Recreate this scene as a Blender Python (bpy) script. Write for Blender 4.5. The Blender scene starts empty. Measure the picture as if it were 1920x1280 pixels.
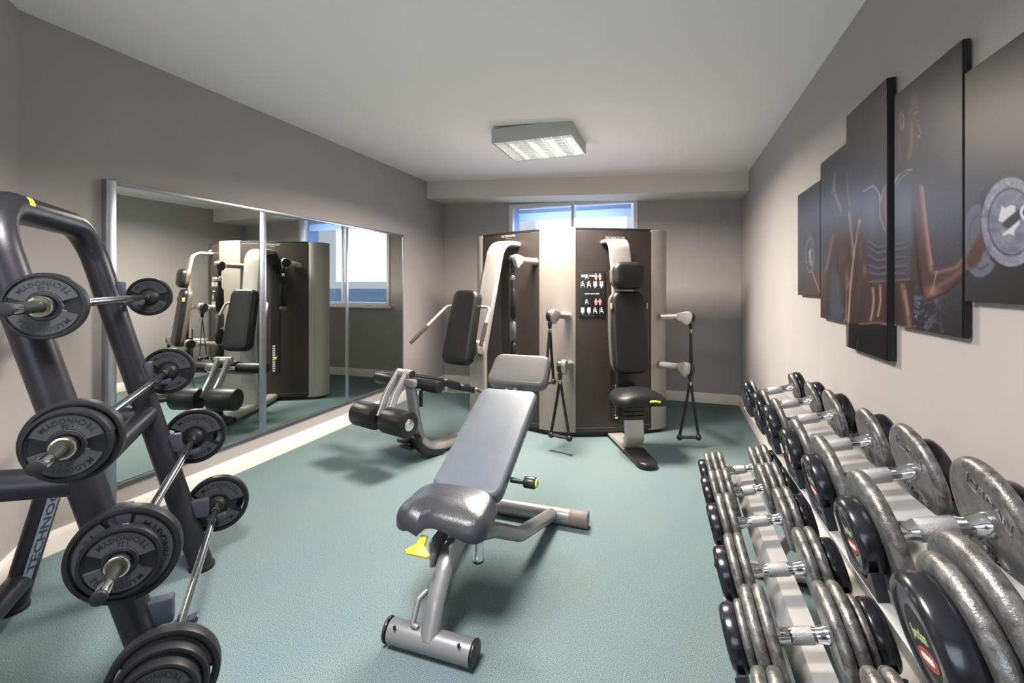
import bpy, bmesh, math, random
import numpy as np
from mathutils import Vector, Matrix
random.seed(7)
S = bpy.context.scene
COL = S.collection
PI = math.pi
# ------------------------------------------------------------------ camera frame
F = 870.0; TH = math.radians(18.97); CT, ST = math.cos(TH), math.sin(TH); CAMH = 1.4
def P(u, v, z):
    """world point seen at pixel u,v at depth z"""
    X = (u-960)/F*z; h = CAMH-(v-533)/F*z
    return Vector((CT*X-ST*z, ST*X+CT*z, h))
def FL(u, v, h=0.0):
    return P(u, v, (CAMH-h)*F/(v-533))
def PX(u, v, x):
    k = (u-960)/F
    return P(u, v, x/(CT*k-ST))
def proj(x, y, h):
    X = CT*x+ST*y; z = -ST*x+CT*y
    return 960+F*X/z, 533+(CAMH-h)*F/z
V = Vector
# ------------------------------------------------------------------ materials
MATS = {}
def lin(c):
    return tuple(((x/255.0)/12.92 if x/255.0 <= 0.04045 else ((x/255.0+0.055)/1.055)**2.4) for x in c)
def mat(name, rgb, rough=0.5, metal=0.0, bump=0.0, bscale=200.0, var=0.0, vscale=8.0, rgb2=None, spec=0.5, coat=0.0, aniso=0.0, det=3.0, rvar=0.0):
    m = bpy.data.materials.new(name); m.use_nodes = True
    nt = m.node_tree; b = nt.nodes['Principled BSDF']
    c = lin(rgb)
    b.inputs['Base Color'].default_value = (*c, 1)
    b.inputs['Roughness'].default_value = rough
    b.inputs['Metallic'].default_value = metal
    b.inputs['Specular IOR Level'].default_value = spec
    b.inputs['Coat Weight'].default_value = coat
    tc = nt.nodes.new('ShaderNodeTexCoord')
    if var or rgb2:
        n = nt.nodes.new('ShaderNodeTexNoise'); n.inputs['Scale'].default_value = vscale; n.inputs['Detail'].default_value = det
        nt.links.new(tc.outputs['Object'], n.inputs['Vector'])
        r = nt.nodes.new('ShaderNodeValToRGB')
        r.color_ramp.elements[0].position = 0.35; r.color_ramp.elements[1].position = 0.68
        c2 = lin(rgb2) if rgb2 else tuple(min(1, x*(1+var)) for x in c)
        c1 = c if rgb2 else tuple(x*(1-var) for x in c)
        r.color_ramp.elements[0].color = (*c1, 1); r.color_ramp.elements[1].color = (*c2, 1)
        nt.links.new(n.outputs['Fac'], r.inputs['Fac']); nt.links.new(r.outputs['Color'], b.inputs['Base Color'])
        if rvar:
            mr = nt.nodes.new('ShaderNodeMapRange'); mr.inputs['To Min'].default_value = max(0, rough-rvar); mr.inputs['To Max'].default_value = rough+rvar
            nt.links.new(n.outputs['Fac'], mr.inputs['Value']); nt.links.new(mr.outputs['Result'], b.inputs['Roughness'])
    if bump:
        n2 = nt.nodes.new('ShaderNodeTexNoise'); n2.inputs['Scale'].default_value = bscale; n2.inputs['Detail'].default_value = 2
        nt.links.new(tc.outputs['Object'], n2.inputs['Vector'])
        bp = nt.nodes.new('ShaderNodeBump'); bp.inputs['Strength'].default_value = bump; bp.inputs['Distance'].default_value = 0.002
        nt.links.new(n2.outputs['Fac'], bp.inputs['Height']); nt.links.new(bp.outputs['Normal'], b.inputs['Normal'])
    MATS[name] = m
    return m
mat('wall_taupe', (165, 160, 157), 0.85, bump=0.12, bscale=120, var=0.02, vscale=3, spec=0.2)
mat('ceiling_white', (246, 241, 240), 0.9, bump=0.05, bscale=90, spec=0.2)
mat('trim_cream', (226, 219, 210), 0.45, var=0.03, vscale=6)
mat('aluminium', (168, 172, 182), 0.3, 0.9, var=0.05, vscale=20)
mat('mirror_glass', (214, 220, 216), 0.012, 1.0)
mat('backing_board', (196, 190, 184), 0.6)
mat('window_paint', (212, 212, 214), 0.4)
mat('blind_blue', (104, 132, 168), 0.7, var=0.06, vscale=9)
mat('rack_graphite', (42, 42, 48), 0.36, 0.45, bump=0.12, bscale=420, var=0.05, vscale=40)
mat('bracket_slate', (60, 63, 76), 0.45, 0.25, bump=0.1, bscale=300)
mat('rubber_black', (25, 25, 28), 0.45, bump=0.08, bscale=260, spec=0.35)
mat('rubber_dark', (18, 18, 20), 0.55)
mat('plate_grey', (62, 63, 68), 0.55, bump=0.15, bscale=500, spec=0.25)
mat('letter_black', (16, 16, 18), 0.5)
mat('chrome', (214, 214, 216), 0.1, 1.0, rvar=0.03, var=0.03, vscale=30)
mat('brass_print', (88, 84, 50), 0.35, 0.5)
mat('knurl', (176, 176, 178), 0.32, 1.0, bump=0.8, bscale=900)
mat('cast_iron', (122, 123, 126), 0.42, 0.6, bump=0.4, bscale=300, rgb2=(88, 88, 90), vscale=26, det=6, rvar=0.08)
mat('worn_rim', (100, 97, 94), 0.38, 0.7, bump=0.4, bscale=330, rgb2=(150, 149, 147), vscale=60, det=7, rvar=0.1)
mat('end_rubber', (22, 23, 30), 0.24, bump=0.03, bscale=80, coat=0.2)
mat('tray_grey', (150, 150, 149), 0.45, 0.2, var=0.06, vscale=7, rvar=0.08)
mat('saddle_plastic', (24, 28, 44), 0.3)
mat('silver_paint', (164, 160, 155), 0.34, 0.35, var=0.02, vscale=10)
mat('silver_cool', (142, 142, 144), 0.32, 0.5, bump=0.06, bscale=500)
mat('panel_brown', (50, 44, 41), 0.42, 0.1, bump=0.12, bscale=500, var=0.05, vscale=6)
mat('plastic_black', (26, 26, 28), 0.35)
mat('vinyl_black', (20, 20, 21), 0.45, bump=0.18, bscale=380, spec=0.4)
mat('vinyl_blue', (86, 93, 102), 0.42, bump=0.22, bscale=420, var=0.05, vscale=10)
mat('vinyl_seat', (50, 52, 58), 0.3, bump=0.5, bscale=260)
mat('yellow', (236, 208, 44), 0.4)
mat('lime', (206, 222, 70), 0.4)
mat('strap_black', (20, 19, 18), 0.8, bump=0.3, bscale=900)
mat('ink_white', (226, 226, 222), 0.5)
mat('ink_red', (150, 58, 52), 0.5)
mat('ink_green', (150, 160, 120), 0.5)
mat('lamp_housing', (178, 180, 176), 0.5)
mat('louvre_white', (228, 228, 226), 0.25, 0.3)
mat('canvas_edge', (14, 12, 16), 0.7)
mat('outside_wall', (150, 176, 214), 0.8)
mat('outside_frame', (70, 100, 150), 0.6)
def emis(name, rgb, s):
    m = bpy.data.materials.new(name); m.use_nodes = True
    nt = m.node_tree; nt.nodes.clear()
    o = nt.nodes.new('ShaderNodeOutputMaterial'); e = nt.nodes.new('ShaderNodeEmission')
    e.inputs['Color'].default_value = (*lin(rgb), 1); e.inputs['Strength'].default_value = s
    nt.links.new(e.outputs[0], o.inputs[0]); MATS[name] = m
emis('tube_glow', (255, 250, 240), 4.0)
# glass
m = bpy.data.materials.new('window_glass'); m.use_nodes = True
nt = m.node_tree; b = nt.nodes['Principled BSDF']; b.inputs['Transmission Weight'].default_value = 1; b.inputs['Roughness'].default_value = 0; b.inputs['IOR'].default_value = 1.45
MATS['window_glass'] = m
# carpet
m = bpy.data.materials.new('carpet_teal'); m.use_nodes = True; MATS['carpet_teal'] = m
nt = m.node_tree; b = nt.nodes['Principled BSDF']; b.inputs['Roughness'].default_value = 0.95; b.inputs['Specular IOR Level'].default_value = 0.1
tc = nt.nodes.new('ShaderNodeTexCoord')
n1 = nt.nodes.new('ShaderNodeTexNoise'); n1.inputs['Scale'].default_value = 280; n1.inputs['Detail'].default_value = 3
n2 = nt.nodes.new('ShaderNodeTexNoise'); n2.inputs['Scale'].default_value = 2.2; n2.inputs['Detail'].default_value = 3
for n in (n1, n2): nt.links.new(tc.outputs['Object'], n.inputs['Vector'])
r1 = nt.nodes.new('ShaderNodeValToRGB'); r1.color_ramp.elements[0].position = 0.36; r1.color_ramp.elements[1].position = 0.66
r1.color_ramp.elements[0].color = (*lin((74, 88, 93)), 1); r1.color_ramp.elements[1].color = (*lin((134, 149, 153)), 1)
r2 = nt.nodes.new('ShaderNodeValToRGB'); r2.color_ramp.elements[0].color = (*lin((226, 244, 250)), 1); r2.color_ramp.elements[1].color = (*lin((255, 252, 238)), 1)
mx = nt.nodes.new('ShaderNodeMix'); mx.data_type = 'RGBA'; mx.blend_type = 'MULTIPLY'; mx.inputs[0].default_value = 1
nt.links.new(n1.outputs['Fac'], r1.inputs['Fac']); nt.links.new(n2.outputs['Fac'], r2.inputs['Fac'])
nt.links.new(r1.outputs['Color'], mx.inputs[6]); nt.links.new(r2.outputs['Color'], mx.inputs[7]); nt.links.new(mx.outputs[2], b.inputs['Base Color'])
bp = nt.nodes.new('ShaderNodeBump'); bp.inputs['Strength'].default_value = 0.35; bp.inputs['Distance'].default_value = 0.003
nt.links.new(n1.outputs['Fac'], bp.inputs['Height']); nt.links.new(bp.outputs['Normal'], b.inputs['Normal'])
# canvas print: colour comes from the printed picture (vertex colours), surface is satin canvas
m = bpy.data.materials.new('canvas_print'); m.use_nodes = True; MATS['canvas_print'] = m
nt = m.node_tree; b = nt.nodes['Principled BSDF']; b.inputs['Roughness'].default_value = 0.3; b.inputs['Specular IOR Level'].default_value = 0.18
at = nt.nodes.new('ShaderNodeAttribute'); at.attribute_name = 'print'; nt.links.new(at.outputs['Color'], b.inputs['Base Color'])
n1 = nt.nodes.new('ShaderNodeTexNoise'); n1.inputs['Scale'].default_value = 700
tc = nt.nodes.new('ShaderNodeTexCoord'); nt.links.new(tc.outputs['Object'], n1.inputs['Vector'])
bp = nt.nodes.new('ShaderNodeBump'); bp.inputs['Strength'].default_value = 0.25; bp.inputs['Distance'].default_value = 0.001
nt.links.new(n1.outputs['Fac'], bp.inputs['Height']); nt.links.new(bp.outputs['Normal'], b.inputs['Normal'])

# ------------------------------------------------------------------ mesh builder
def frame(o, x, z):
    x = V(x).normalized(); z = V(z).normalized(); y = z.cross(x).normalized(); z = x.cross(y)
    M = Matrix((x, y, z)).transposed().to_4x4(); M.translation = V(o); return M
def T(x, y, z): return Matrix.Translation((x, y, z))
def RX(a): return Matrix.Rotation(a, 4, 'X')
def RY(a): return Matrix.Rotation(a, 4, 'Y')
def RZ(a): return Matrix.Rotation(a, 4, 'Z')
class MB:
    def __init__(s, M=None): s.v = []; s.f = []; s.mi = []; s.sm = []; s.M = M or Matrix.Identity(4); s.cur = 0
    def add(s, vs, fs, smooth=True, M=None):
        M = s.M @ M if M else s.M
        b = len(s.v); s.v += [M @ V(v) for v in vs]
        for f in fs: s.f.append([i+b for i in f]); s.mi.append(s.cur); s.sm.append(smooth)
        return s
    def bm(s, bm, smooth=False, M=None):
        bm.verts.index_update()
        s.add([v.co.copy() for v in bm.verts], [[v.index for v in f.verts] for f in bm.faces], smooth, M); bm.free(); return s
    def box(s, c, size, bevel=0.0, seg=2, M=None, smooth=None):
        bm = bmesh.new(); bmesh.ops.create_cube(bm, size=1)
        for v in bm.verts: v.co = V((v.co.x*size[0]+c[0], v.co.y*size[1]+c[1], v.co.z*size[2]+c[2]))
        if bevel: bmesh.ops.bevel(bm, geom=list(bm.edges), offset=min(bevel, min(size)*0.49), segments=seg, profile=0.5, affect='EDGES')
        return s.bm(bm, bool(bevel) if smooth is None else smooth, M)
    def lathe(s, prof, segs=48, M=None, smooth=True, closed=False):
        """prof: (r, t) along local x axis"""
        vs = []; fs = []; n = len(prof)
        for (r, t) in prof:
            for k in range(segs):
                a = 2*PI*k/segs; vs.append((t, r*math.cos(a), r*math.sin(a)))
        m = n if closed else n-1
        for i in range(m):
            for k in range(segs):
                k2 = (k+1) % segs; j = (i+1) % n
                fs.append([i*segs+k, i*segs+k2, j*segs+k2, j*segs+k])
        if not closed:
            if prof[0][0] > 1e-6: fs.append([k for k in range(segs)][::-1])
            if prof[-1][0] > 1e-6: fs.append([(n-1)*segs+k for k in range(segs)])
        return s.add(vs, fs, smooth, M)
    def cyl(s, a, b, r, r2=None, segs=32, bev=0.0, M=None):
        a = V(a); b = V(b); L = (b-a).length; r2 = r if r2 is None else r2
        x = (b-a)/L; z = V((0, 0, 1)) if abs(x.z) < .9 else V((0, 1, 0))
        Mf = frame(a, x, z - x*z.dot(x))
        if bev: prof = [(r-bev, 0), (r-bev*.3, bev*.3), (r, bev), (r2, L-bev), (r2-bev*.3, L-bev*.3), (r2-bev, L)]
        else: prof = [(r, 0), (r2, L)]
        return s.lathe(prof, segs, (M @ Mf) if M else Mf)
    def sphere(s, c, r, M=None, segs=20):
        if not hasattr(r, '__len__'): r = (r, r, r)
        n = segs//2; vs = []; fs = []
        for i in range(n+1):
            t = PI*i/n
            for k in range(segs):
                a = 2*PI*k/segs; vs.append((c[0]+r[0]*math.sin(t)*math.cos(a), c[1]+r[1]*math.sin(t)*math.sin(a), c[2]+r[2]*math.cos(t)))
        for i in range(n):
            for k in range(segs):
                k2 = (k+1) % segs; fs.append([i*segs+k, (i+1)*segs+k, (i+1)*segs+k2, i*segs+k2])
        return s.add(vs, fs, True, M)
    def sweep(s, pts, sec, up=(0, 0, 1), M=None, smooth=True, caps=True, scale=None):
        """sweep closed 2D section (list of (a,b)) along pts; a along side, b along 'up'"""
        pts = [V(p) for p in pts]; n = len(pts); m = len(sec); vs = []; fs = []
        tans = []
        for i in range(n):
            t = (pts[min(i+1, n-1)]-pts[max(i-1, 0)]); tans.append(t.normalized())
        u = V(up); u = (u-tans[0]*u.dot(tans[0]))
        if u.length < 1e-4: u = tans[0].orthogonal()
        u.normalize()
        for i in range(n):
            u = (u-tans[i]*u.dot(tans[i])).normalized(); sd = tans[i].cross(u)
            k = scale[i] if scale else 1
            for (a, b) in sec: vs.append(pts[i]+sd*a*k+u*b*k)
        for i in range(n-1):
            for k in range(m):
                k2 = (k+1) % m; fs.append([i*m+k, i*m+k2, (i+1)*m+k2, (i+1)*m+k])
        if caps: fs.append([k for k in range(m)][::-1]); fs.append([(n-1)*m+k for k in range(m)])
        return s.add(vs, fs, smooth, M)
    def tube(s, pts, r, segs=20, fil=0.0, M=None, scale=None, ry=None, up=(0, 0, 1), caps=True):
        if fil: pts = fillet(pts, fil)
        ry = ry or r
        sec = [(r*math.cos(2*PI*k/segs), ry*math.sin(2*PI*k/segs)) for k in range(segs)]
        return s.sweep(pts, sec, up, M, True, caps, scale)
    def prism(s, outline, z0, z1, bevel=0.0, seg=2, M=None, smooth=None):
        bm = bmesh.new(); vs = [bm.verts.new((x, y, z0)) for x, y in outline]
        f = bm.faces.new(vs); bm.normal_update()
        r = bmesh.ops.extrude_face_region(bm, geom=[f])
        for g in r['geom']:
            if isinstance(g, bmesh.types.BMVert): g.co.z = z1
        bmesh.ops.recalc_face_normals(bm, faces=list(bm.faces))
        if bevel:
            es = [e for e in bm.edges if abs(e.verts[0].co.z-e.verts[1].co.z) < 1e-6]
            bmesh.ops.bevel(bm, geom=es, offset=bevel, segments=seg, profile=0.5, affect='EDGES')
        return s.bm(bm, bool(bevel) if smooth is None else smooth, M)
    def pad(s, w, l, t, r, edge=0.02, dome=0.0, taper=None, bend=None, n=9, M=None, groove=None, back=0.012):
        """upholstered pad: x width, y length, top at z=t; rounded corners r; soft edge"""
        def ring(ins, k=7):
            hw, hl = w/2-ins, l/2-ins; rr = max(r-ins, 0.004); out = []
            for (cx, cy, a0) in ((hw-rr, hl-rr, 0), (-hw+rr, hl-rr, PI/2), (-hw+rr, -hl+rr, PI), (hw-rr, -hl+rr, 1.5*PI)):
                for i in range(k):
                    a = a0+PI/2*i/(k-1); out.append((cx+rr*math.cos(a), cy+rr*math.sin(a)))
            res = []
            # subdivide straight runs
            for i, p in enumerate(out):
                q = out[(i+1) % len(out)]; d = math.hypot(p[0]-q[0], p[1]-q[1]); res.append(p)
                if i % k == k-1:
                    for j in range(1, 6): res.append((p[0]+(q[0]-p[0])*j/6, p[1]+(q[1]-p[1])*j/6))
            return res
        layers = [(edge*.0+back, 0.0), (back*.3, 0.004), (0, back)]
        for i in range(n+1):
            a = PI/2*i/n; layers.append((edge*(1-math.cos(a)), t-edge+edge*math.sin(a)))
        mn = min(w, l)/2
        for q in ((0.12, 0.3, 0.5, 0.7, 0.88, 0.985) if bend else (0.1, 0.3)):
            ins = edge+(mn-edge)*q; layers.append((ins, t+dome*(1-(1-q)**2)))
        vs = []; fs = []; m = None
        for (ins, z) in layers:
            rg = ring(ins); m = len(rg)
            for (x, y) in rg: vs.append([x, y, z])
        L = len(layers)
        for i in range(L-1):
            for k in range(m):
                k2 = (k+1) % m; fs.append([i*m+k, i*m+k2, (i+1)*m+k2, (i+1)*m+k])
        fs.append([k for k in range(m)][::-1]); fs.append([(L-1)*m+k for k in range(m)])
        for p in vs:
            if taper: p[0] *= taper(p[1]/(l/2))
            if bend: p[0], p[1], p[2] = bend(p[0], p[1], p[2])
        return s.add(vs, fs, True, M)
    def text(s, body, size, ext=0.0006, M=None, align='CENTER', sx=1.0):
        vs, fs = text_mesh(body, ext/size)
        return s.add([(x*size*sx, y*size, z*size) for x, y, z in vs], fs, False, M)
_TX = {}
def text_mesh(body, ext, align='CENTER'):
    key = (body, round(ext, 4))
    if key in _TX: return _TX[key]
    cu = bpy.data.curves.new('tmp', 'FONT'); cu.body = body; cu.size = 1; cu.align_x = 'CENTER'; cu.align_y = 'CENTER'; cu.extrude = ext; cu.resolution_u = 2; cu.offset = 0.012
    o = bpy.data.objects.new('tmp', cu); COL.objects.link(o)
    dg = bpy.context.evaluated_depsgraph_get(); dg.update()
    me = o.evaluated_get(dg).to_mesh()
    res = ([tuple(v.co) for v in me.vertices], [list(p.vertices) for p in me.polygons])
    o.evaluated_get(dg).to_mesh_clear(); bpy.data.objects.remove(o); bpy.data.curves.remove(cu)
    _TX[key] = res; return res
def fillet(pts, r, k=8):
    pts = [V(p) for p in pts]; out = [pts[0]]
    for i in range(1, len(pts)-1):
        a, b, c = pts[i-1], pts[i], pts[i+1]
        rr = r[i-1] if hasattr(r, '__len__') else r
        d1 = (a-b); d2 = (c-b); ang = d1.angle(d2)
        if rr < 1e-5 or ang > PI-0.02: out.append(b); continue
        t = min(rr/math.tan(ang/2), d1.length*.49, d2.length*.49)
        p0 = b+d1.normalized()*t; p2 = b+d2.normalized()*t
        for j in range(k+1):
            q = j/k; w = 0.55 + 0.15*0
            # rational-ish arc
            wgt = math.cos((PI-ang)/2)
            den = (1-q)**2+2*wgt*q*(1-q)+q*q
            out.append((p0*(1-q)**2+b*2*wgt*q*(1-q)+p2*q*q)/den)
    out.append(pts[-1]); return out
def rrect(w, h, r, k=5):
    out = []
    for (cx, cy, a0) in ((w/2-r, h/2-r, 0), (-w/2+r, h/2-r, PI/2), (-w/2+r, -h/2+r, PI), (w/2-r, -h/2+r, 1.5*PI)):
        for i in range(k):
            a = a0+PI/2*i/(k-1); out.append((cx+r*math.cos(a), cy+r*math.sin(a)))
    return out
BASE = {}
def setp(o, label=None, cat=None, group=None, kind=None):
    if label: o['label'] = label
    if cat: o['category'] = cat
    if group: o['group'] = group
    if kind: o['kind'] = kind
    return o
def thing(name, loc, label, cat, group=None):
    o = bpy.data.objects.new(name, None); o.location = loc; o.empty_display_size = 0.05; COL.objects.link(o)
    BASE[o] = V(loc); return setp(o, label, cat, group)
def build(name, mb, mats, parent=None, label=None, cat=None, group=None, kind=None, autosm=True):
    if isinstance(mats, str): mats = [mats]
    if parent is not None: base = BASE[parent]
    else:
        xs = [v.x for v in mb.v]; ys = [v.y for v in mb.v]; zs = [v.z for v in mb.v]
        base = V(((min(xs)+max(xs))/2, (min(ys)+max(ys))/2, min(zs)))
    me = bpy.data.meshes.new(name)
    me.from_pydata([tuple(v-base) for v in mb.v], [], mb.f)
    me.polygons.foreach_set('material_index', mb.mi); me.polygons.foreach_set('use_smooth', mb.sm)
    for m in mats: me.materials.append(MATS[m])
    me.update()
    if autosm: 
        try: me.set_sharp_from_angle(angle=math.radians(38))
        except Exception: pass
    o = bpy.data.objects.new(name, me); COL.objects.link(o)
    if parent is not None: o.parent = parent
    else: o.location = base
    BASE[o] = base
    return setp(o, label, cat, group, kind)
mat('rubber_taupe', (112, 102, 96), 0.6)
mat('vinyl_warm', (92, 91, 90), 0.36, bump=0.2, bscale=420)
mat('vinyl_trim', (78, 74, 66), 0.45)
mat('grip_brown', (62, 54, 51), 0.7)
mat('grip_dark', (58, 52, 50), 0.7)
mat('slot_black', (8, 8, 9), 0.5)
mat('chart_pink', (190, 140, 132), 0.6)
mat('blind_light', (190, 208, 232), 0.6)
for _n in ('blind_light', 'blind_blue'):
    _t = MATS[_n].node_tree; _b = _t.nodes['Principled BSDF']; _o = _t.nodes['Material Output']
    _tr = _t.nodes.new('ShaderNodeBsdfTranslucent'); _tr.inputs['Color'].default_value = (.66, .76, .90, 1)
    _mx = _t.nodes.new('ShaderNodeMixShader'); _mx.inputs[0].default_value = .7
    _t.links.new(_b.outputs[0], _mx.inputs[1]); _t.links.new(_tr.outputs[0], _mx.inputs[2]); _t.links.new(_mx.outputs[0], _o.inputs[0])
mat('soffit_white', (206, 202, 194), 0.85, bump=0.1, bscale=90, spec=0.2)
FLIP = -1
mat('panel_silver', (138, 132, 124), 0.4, 0.3)
mat('strip_grey', (118, 128, 142), 0.5)
mat('tab_yellow', (168, 160, 84), 0.5)
LP1, LP2_ASSUMED, FP, WS, WP, EXPO = 154, 64, 26, 0.8, 34, 0.42
# ================================================================== ROOM
XR, XL = 0.759, -3.06
YB = 5.95                      # back wall
HR, HL = CAMH+1.172, CAMH+1.361
def ceil_h(x): return HR+(HL-HR)*(XR-x)/(XR-XL)
YF = -1.6
xa, ya = XL, 1.381             # start of the angled wall
xb, yb = -1.62, 1.381-1.44
CZ = (0.3, 0.3)
def slab(name, pts, mats, kind='structure', **k):
    mb = MB(); mb.add(pts, [[0, 1, 2, 3]] if len(pts) == 4 else [list(range(len(pts)))], False); return build(name, mb, mats, kind=kind, **k)
def wallbox(name, a, b, thick, h0, hf, mat_):
    """vertical wall slab from plan point a to b; thickness to the left of a->b; hf(x) top"""
    a = V((*a, 0)); b = V((*b, 0)); d = (b-a).normalized(); n = V((-d.y, d.x, 0))*thick
    c = [a, b, b+n, a+n]; mb = MB()
    vs = [(p.x, p.y, h0) for p in c]+[(p.x, p.y, hf(p.x)) for p in c]
    mb.add(vs, [[0, 1, 2, 3], [7, 6, 5, 4], [0, 4, 5, 1], [1, 5, 6, 2], [2, 6, 7, 3], [3, 7, 4, 0]], False)
    return build(name, mb, mat_, kind='structure')
# floor
mb = MB(); mb.box(((XL+XR)/2, (YB+YF)/2, -0.05), (XR-XL+0.6, YB-YF+0.8, 0.1)); build('floor', mb, 'carpet_teal', kind='structure')
# ceiling (runs up slightly to the left)
mb = MB(); vs = []
for (x, y) in ((XL-.2, YF-.2), (XR+.2, YF-.2), (XR+.2, YB+.3), (XL-.2, YB+.3)): vs.append((x, y, ceil_h(x)))
vs += [(x, y, z+.1) for x, y, z in vs]
mb.add(vs, [[0, 1, 2, 3], [7, 6, 5, 4], [0, 4, 5, 1], [1, 5, 6, 2], [2, 6, 7, 3], [3, 7, 4, 0]], False); build('ceiling', mb, 'ceiling_white', kind='structure')
top = lambda x: ceil_h(x)+0.02
wallbox('wall_right', (XR, YB+.2), (XR, YF-.1), .15, 0, top, 'wall_taupe') if False else None
wallbox('wall_right', (XR, YF-.1), (XR, YB+.2), -.15, 0, top, 'wall_taupe')
wallbox('wall_left', (XL, ya-.1), (XL, YB+.2), .15, 0, top, 'wall_taupe')
wallbox('wall_angled', (xb, yb), (xa, ya), -.12, 0, top, 'wall_taupe') if False else None
wallbox('wall_angled', (xa, ya), (xb, yb), -.12, 0, top, 'wall_taupe')
wallbox('wall_side', (xb, yb+.02), (xb, YF-.1), -.12, 0, top, 'wall_taupe')
FW = (-1.35, .45, .85, 2.15)      # opening for an unseen window added behind the camera to brighten the room
mb = MB()
for (x0_, x1_, z0_, z1_) in ((XL, FW[0], 0, 2.9), (FW[1], XR+.1, 0, 2.9), (FW[0], FW[1], 0, FW[2]), (FW[0], FW[1], FW[3], 2.9)):
    mb.box(((x0_+x1_)/2, YF-.06, (z0_+z1_)/2), (x1_-x0_, .12, z1_-z0_))
build('wall_front', mb, 'wall_taupe', kind='structure')
w2 = thing('added_window', ((FW[0]+FW[1])/2, YF, FW[2]), None, None); w2['kind'] = 'structure'
mb = MB()
for x_ in (FW[0]+.025, FW[1]-.025, (FW[0]+FW[1])/2): mb.box((x_, YF-.05, (FW[2]+FW[3])/2), (.05, .06, FW[3]-FW[2]))
for z_ in (FW[2]+.025, FW[3]-.025): mb.box(((FW[0]+FW[1])/2, YF-.05, z_), (FW[1]-FW[0]-.1, .058, .05))
build('window_frame', mb, 'window_paint', w2)
# back wall with window opening
wx0, wx1 = PX(955, 378, -1).x, 0
kb = lambda u: (lambda k: YB/(ST*k+CT)*(CT*k-ST))((u-960)/F)
wx0, wx1 = kb(955), kb(1196)
wz1 = CAMH+(533-377)/F*((lambda k: YB/(ST*k+CT))(115/F)); wz0 = 1.08
TB = .18
mb = MB()
def wb(x0, x1, z0, z1):
    mb.box(((x0+x1)/2, YB+TB/2, (z0+z1)/2), (x1-x0, TB, z1-z0))
wb(XL-.1, wx0, 0, 2.9); wb(wx1, XR+.1, 0, 2.9); wb(wx0, wx1, 0, wz0); wb(wx0, wx1, wz1, 2.9)
build('wall_back', mb, 'wall_taupe', kind='structure')
# soffit beam along the back wall, deeper at the left
sl, sr = V((XL, 5.50)), V((XR, 5.40))
mb = MB(); pts = []
zr, zl = CAMH+.975, CAMH+1.135
yl, yr = 5.44, 5.37
vs = [(XL, yl, zl), (XR, yr, zr), (XR, YB, zr+.01), (XL, YB, zl+.01)]
vs += [(XL, yl, 2.9), (XR, yr, 2.9), (XR, YB, 2.9), (XL, YB, 2.9)]
mb.add(vs, [[3, 2, 1, 0], [4, 5, 6, 7], [0, 1, 5, 4], [1, 2, 6, 5], [2, 3, 7, 6], [3, 0, 4, 7]], False)
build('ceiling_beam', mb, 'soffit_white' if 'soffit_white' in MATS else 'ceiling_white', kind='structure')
# baseboards
def skirt(name, a, b, side):
    a = V((*a, 0)); b = V((*b, 0)); mb = MB(); t = .022; h = .115
    M = frame(a, b-a, (0, 0, 1)); L = (b-a).length
    sec = [(0, 0), (side*t, 0), (side*t, h-.03), (side*t*.6, h-.012), (side*t*.35, h), (0, h)]
    vs = [(0, y, z) for y, z in sec]+[(L, y, z) for y, z in sec]; n = len(sec)
    fs = [[i, (i+1) % n, n+(i+1) % n, n+i] for i in range(n)]+[list(range(n))[::-1], [n+i for i in range(n)]]
    mb.add(vs, fs, False, M); build(name, mb, 'trim_cream', kind='structure')
skirt('baseboard_right', (XR, YF), (XR, YB), 1)
skirt('baseboard_back', (XR-.022, YB), (XL+.022, YB), 1)
skirt('baseboard_left', (XL, YB), (XL, ya), 1)
skirt('baseboard_angled', (xa, ya), (xb, yb), 1)
# ------------------------------------------------------------------ window
w = thing('window_1', (0, 0, 0), None, None); w.location = ((wx0+wx1)/2, YB, wz0); BASE[w] = V(w.location); w['kind'] = 'structure'
mb = MB(); fw = .05; y0 = YB-.015; 
cx = (wx0+wx1)/2; W_ = wx1-wx0; H_ = wz1-wz0
for (x, sx) in ((wx0+fw/2, 1), (wx1-fw/2, 1)): mb.box((x, YB+.02, (wz0+wz1)/2), (fw, .08, H_), .004)
for z in (wz0+fw/2, wz1-fw/2): mb.box((cx, YB+.02, z), (W_-2*fw+.002, .078, fw), .004)
build('window_frame', mb, 'window_paint', w)
mb = MB(); mb.box((kb(1073), YB+.03, (wz0+wz1)/2), (.035, .05, H_-2*fw), .004); build('mullion', mb, 'window_paint', w)
mb = MB(); mb.box((cx, YB-.02, wz0-.02), (W_+.12, .09, .035), .008); build('window_sill', mb, 'trim_cream', w)
mb = MB(); mb.box((cx, YB+.04, (wz0+wz1)/2), (W_-2*fw, .006, H_-2*fw)); build('window_pane', mb, 'window_glass', w)
# roller blinds drawn a little way down behind each sash
xm = kb(1073)
for (x0, x1) in ((wx0+fw+.05, xm-.03), (xm+.03, wx1-fw-.04)):
    t = thing('roller_blind', ((x0+x1)/2, YB+.10, wz1-.12), ('pale blue roller blind half drawn in the left-hand pane of the high window' if x0 < xm-.3 else 'pale blue roller blind half drawn in the right-hand pane of the high window'), 'blind', 'roller blinds in the window')
    mb = MB(); mb.cyl((x0, YB+.10, wz1-fw-.035), (x1, YB+.10, wz1-fw-.035), .026); build('blind_cassette', mb, 'blind_light', t) if 'blind_light' in MATS else build('blind_cassette', mb, 'blind_blue', t)
    mb = MB(); mb.box(((x0+x1)/2, YB+.118, wz1-fw-.10), (x1-x0, .003, .13)); build('blind_fabric', mb, 'blind_blue', t)
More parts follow.
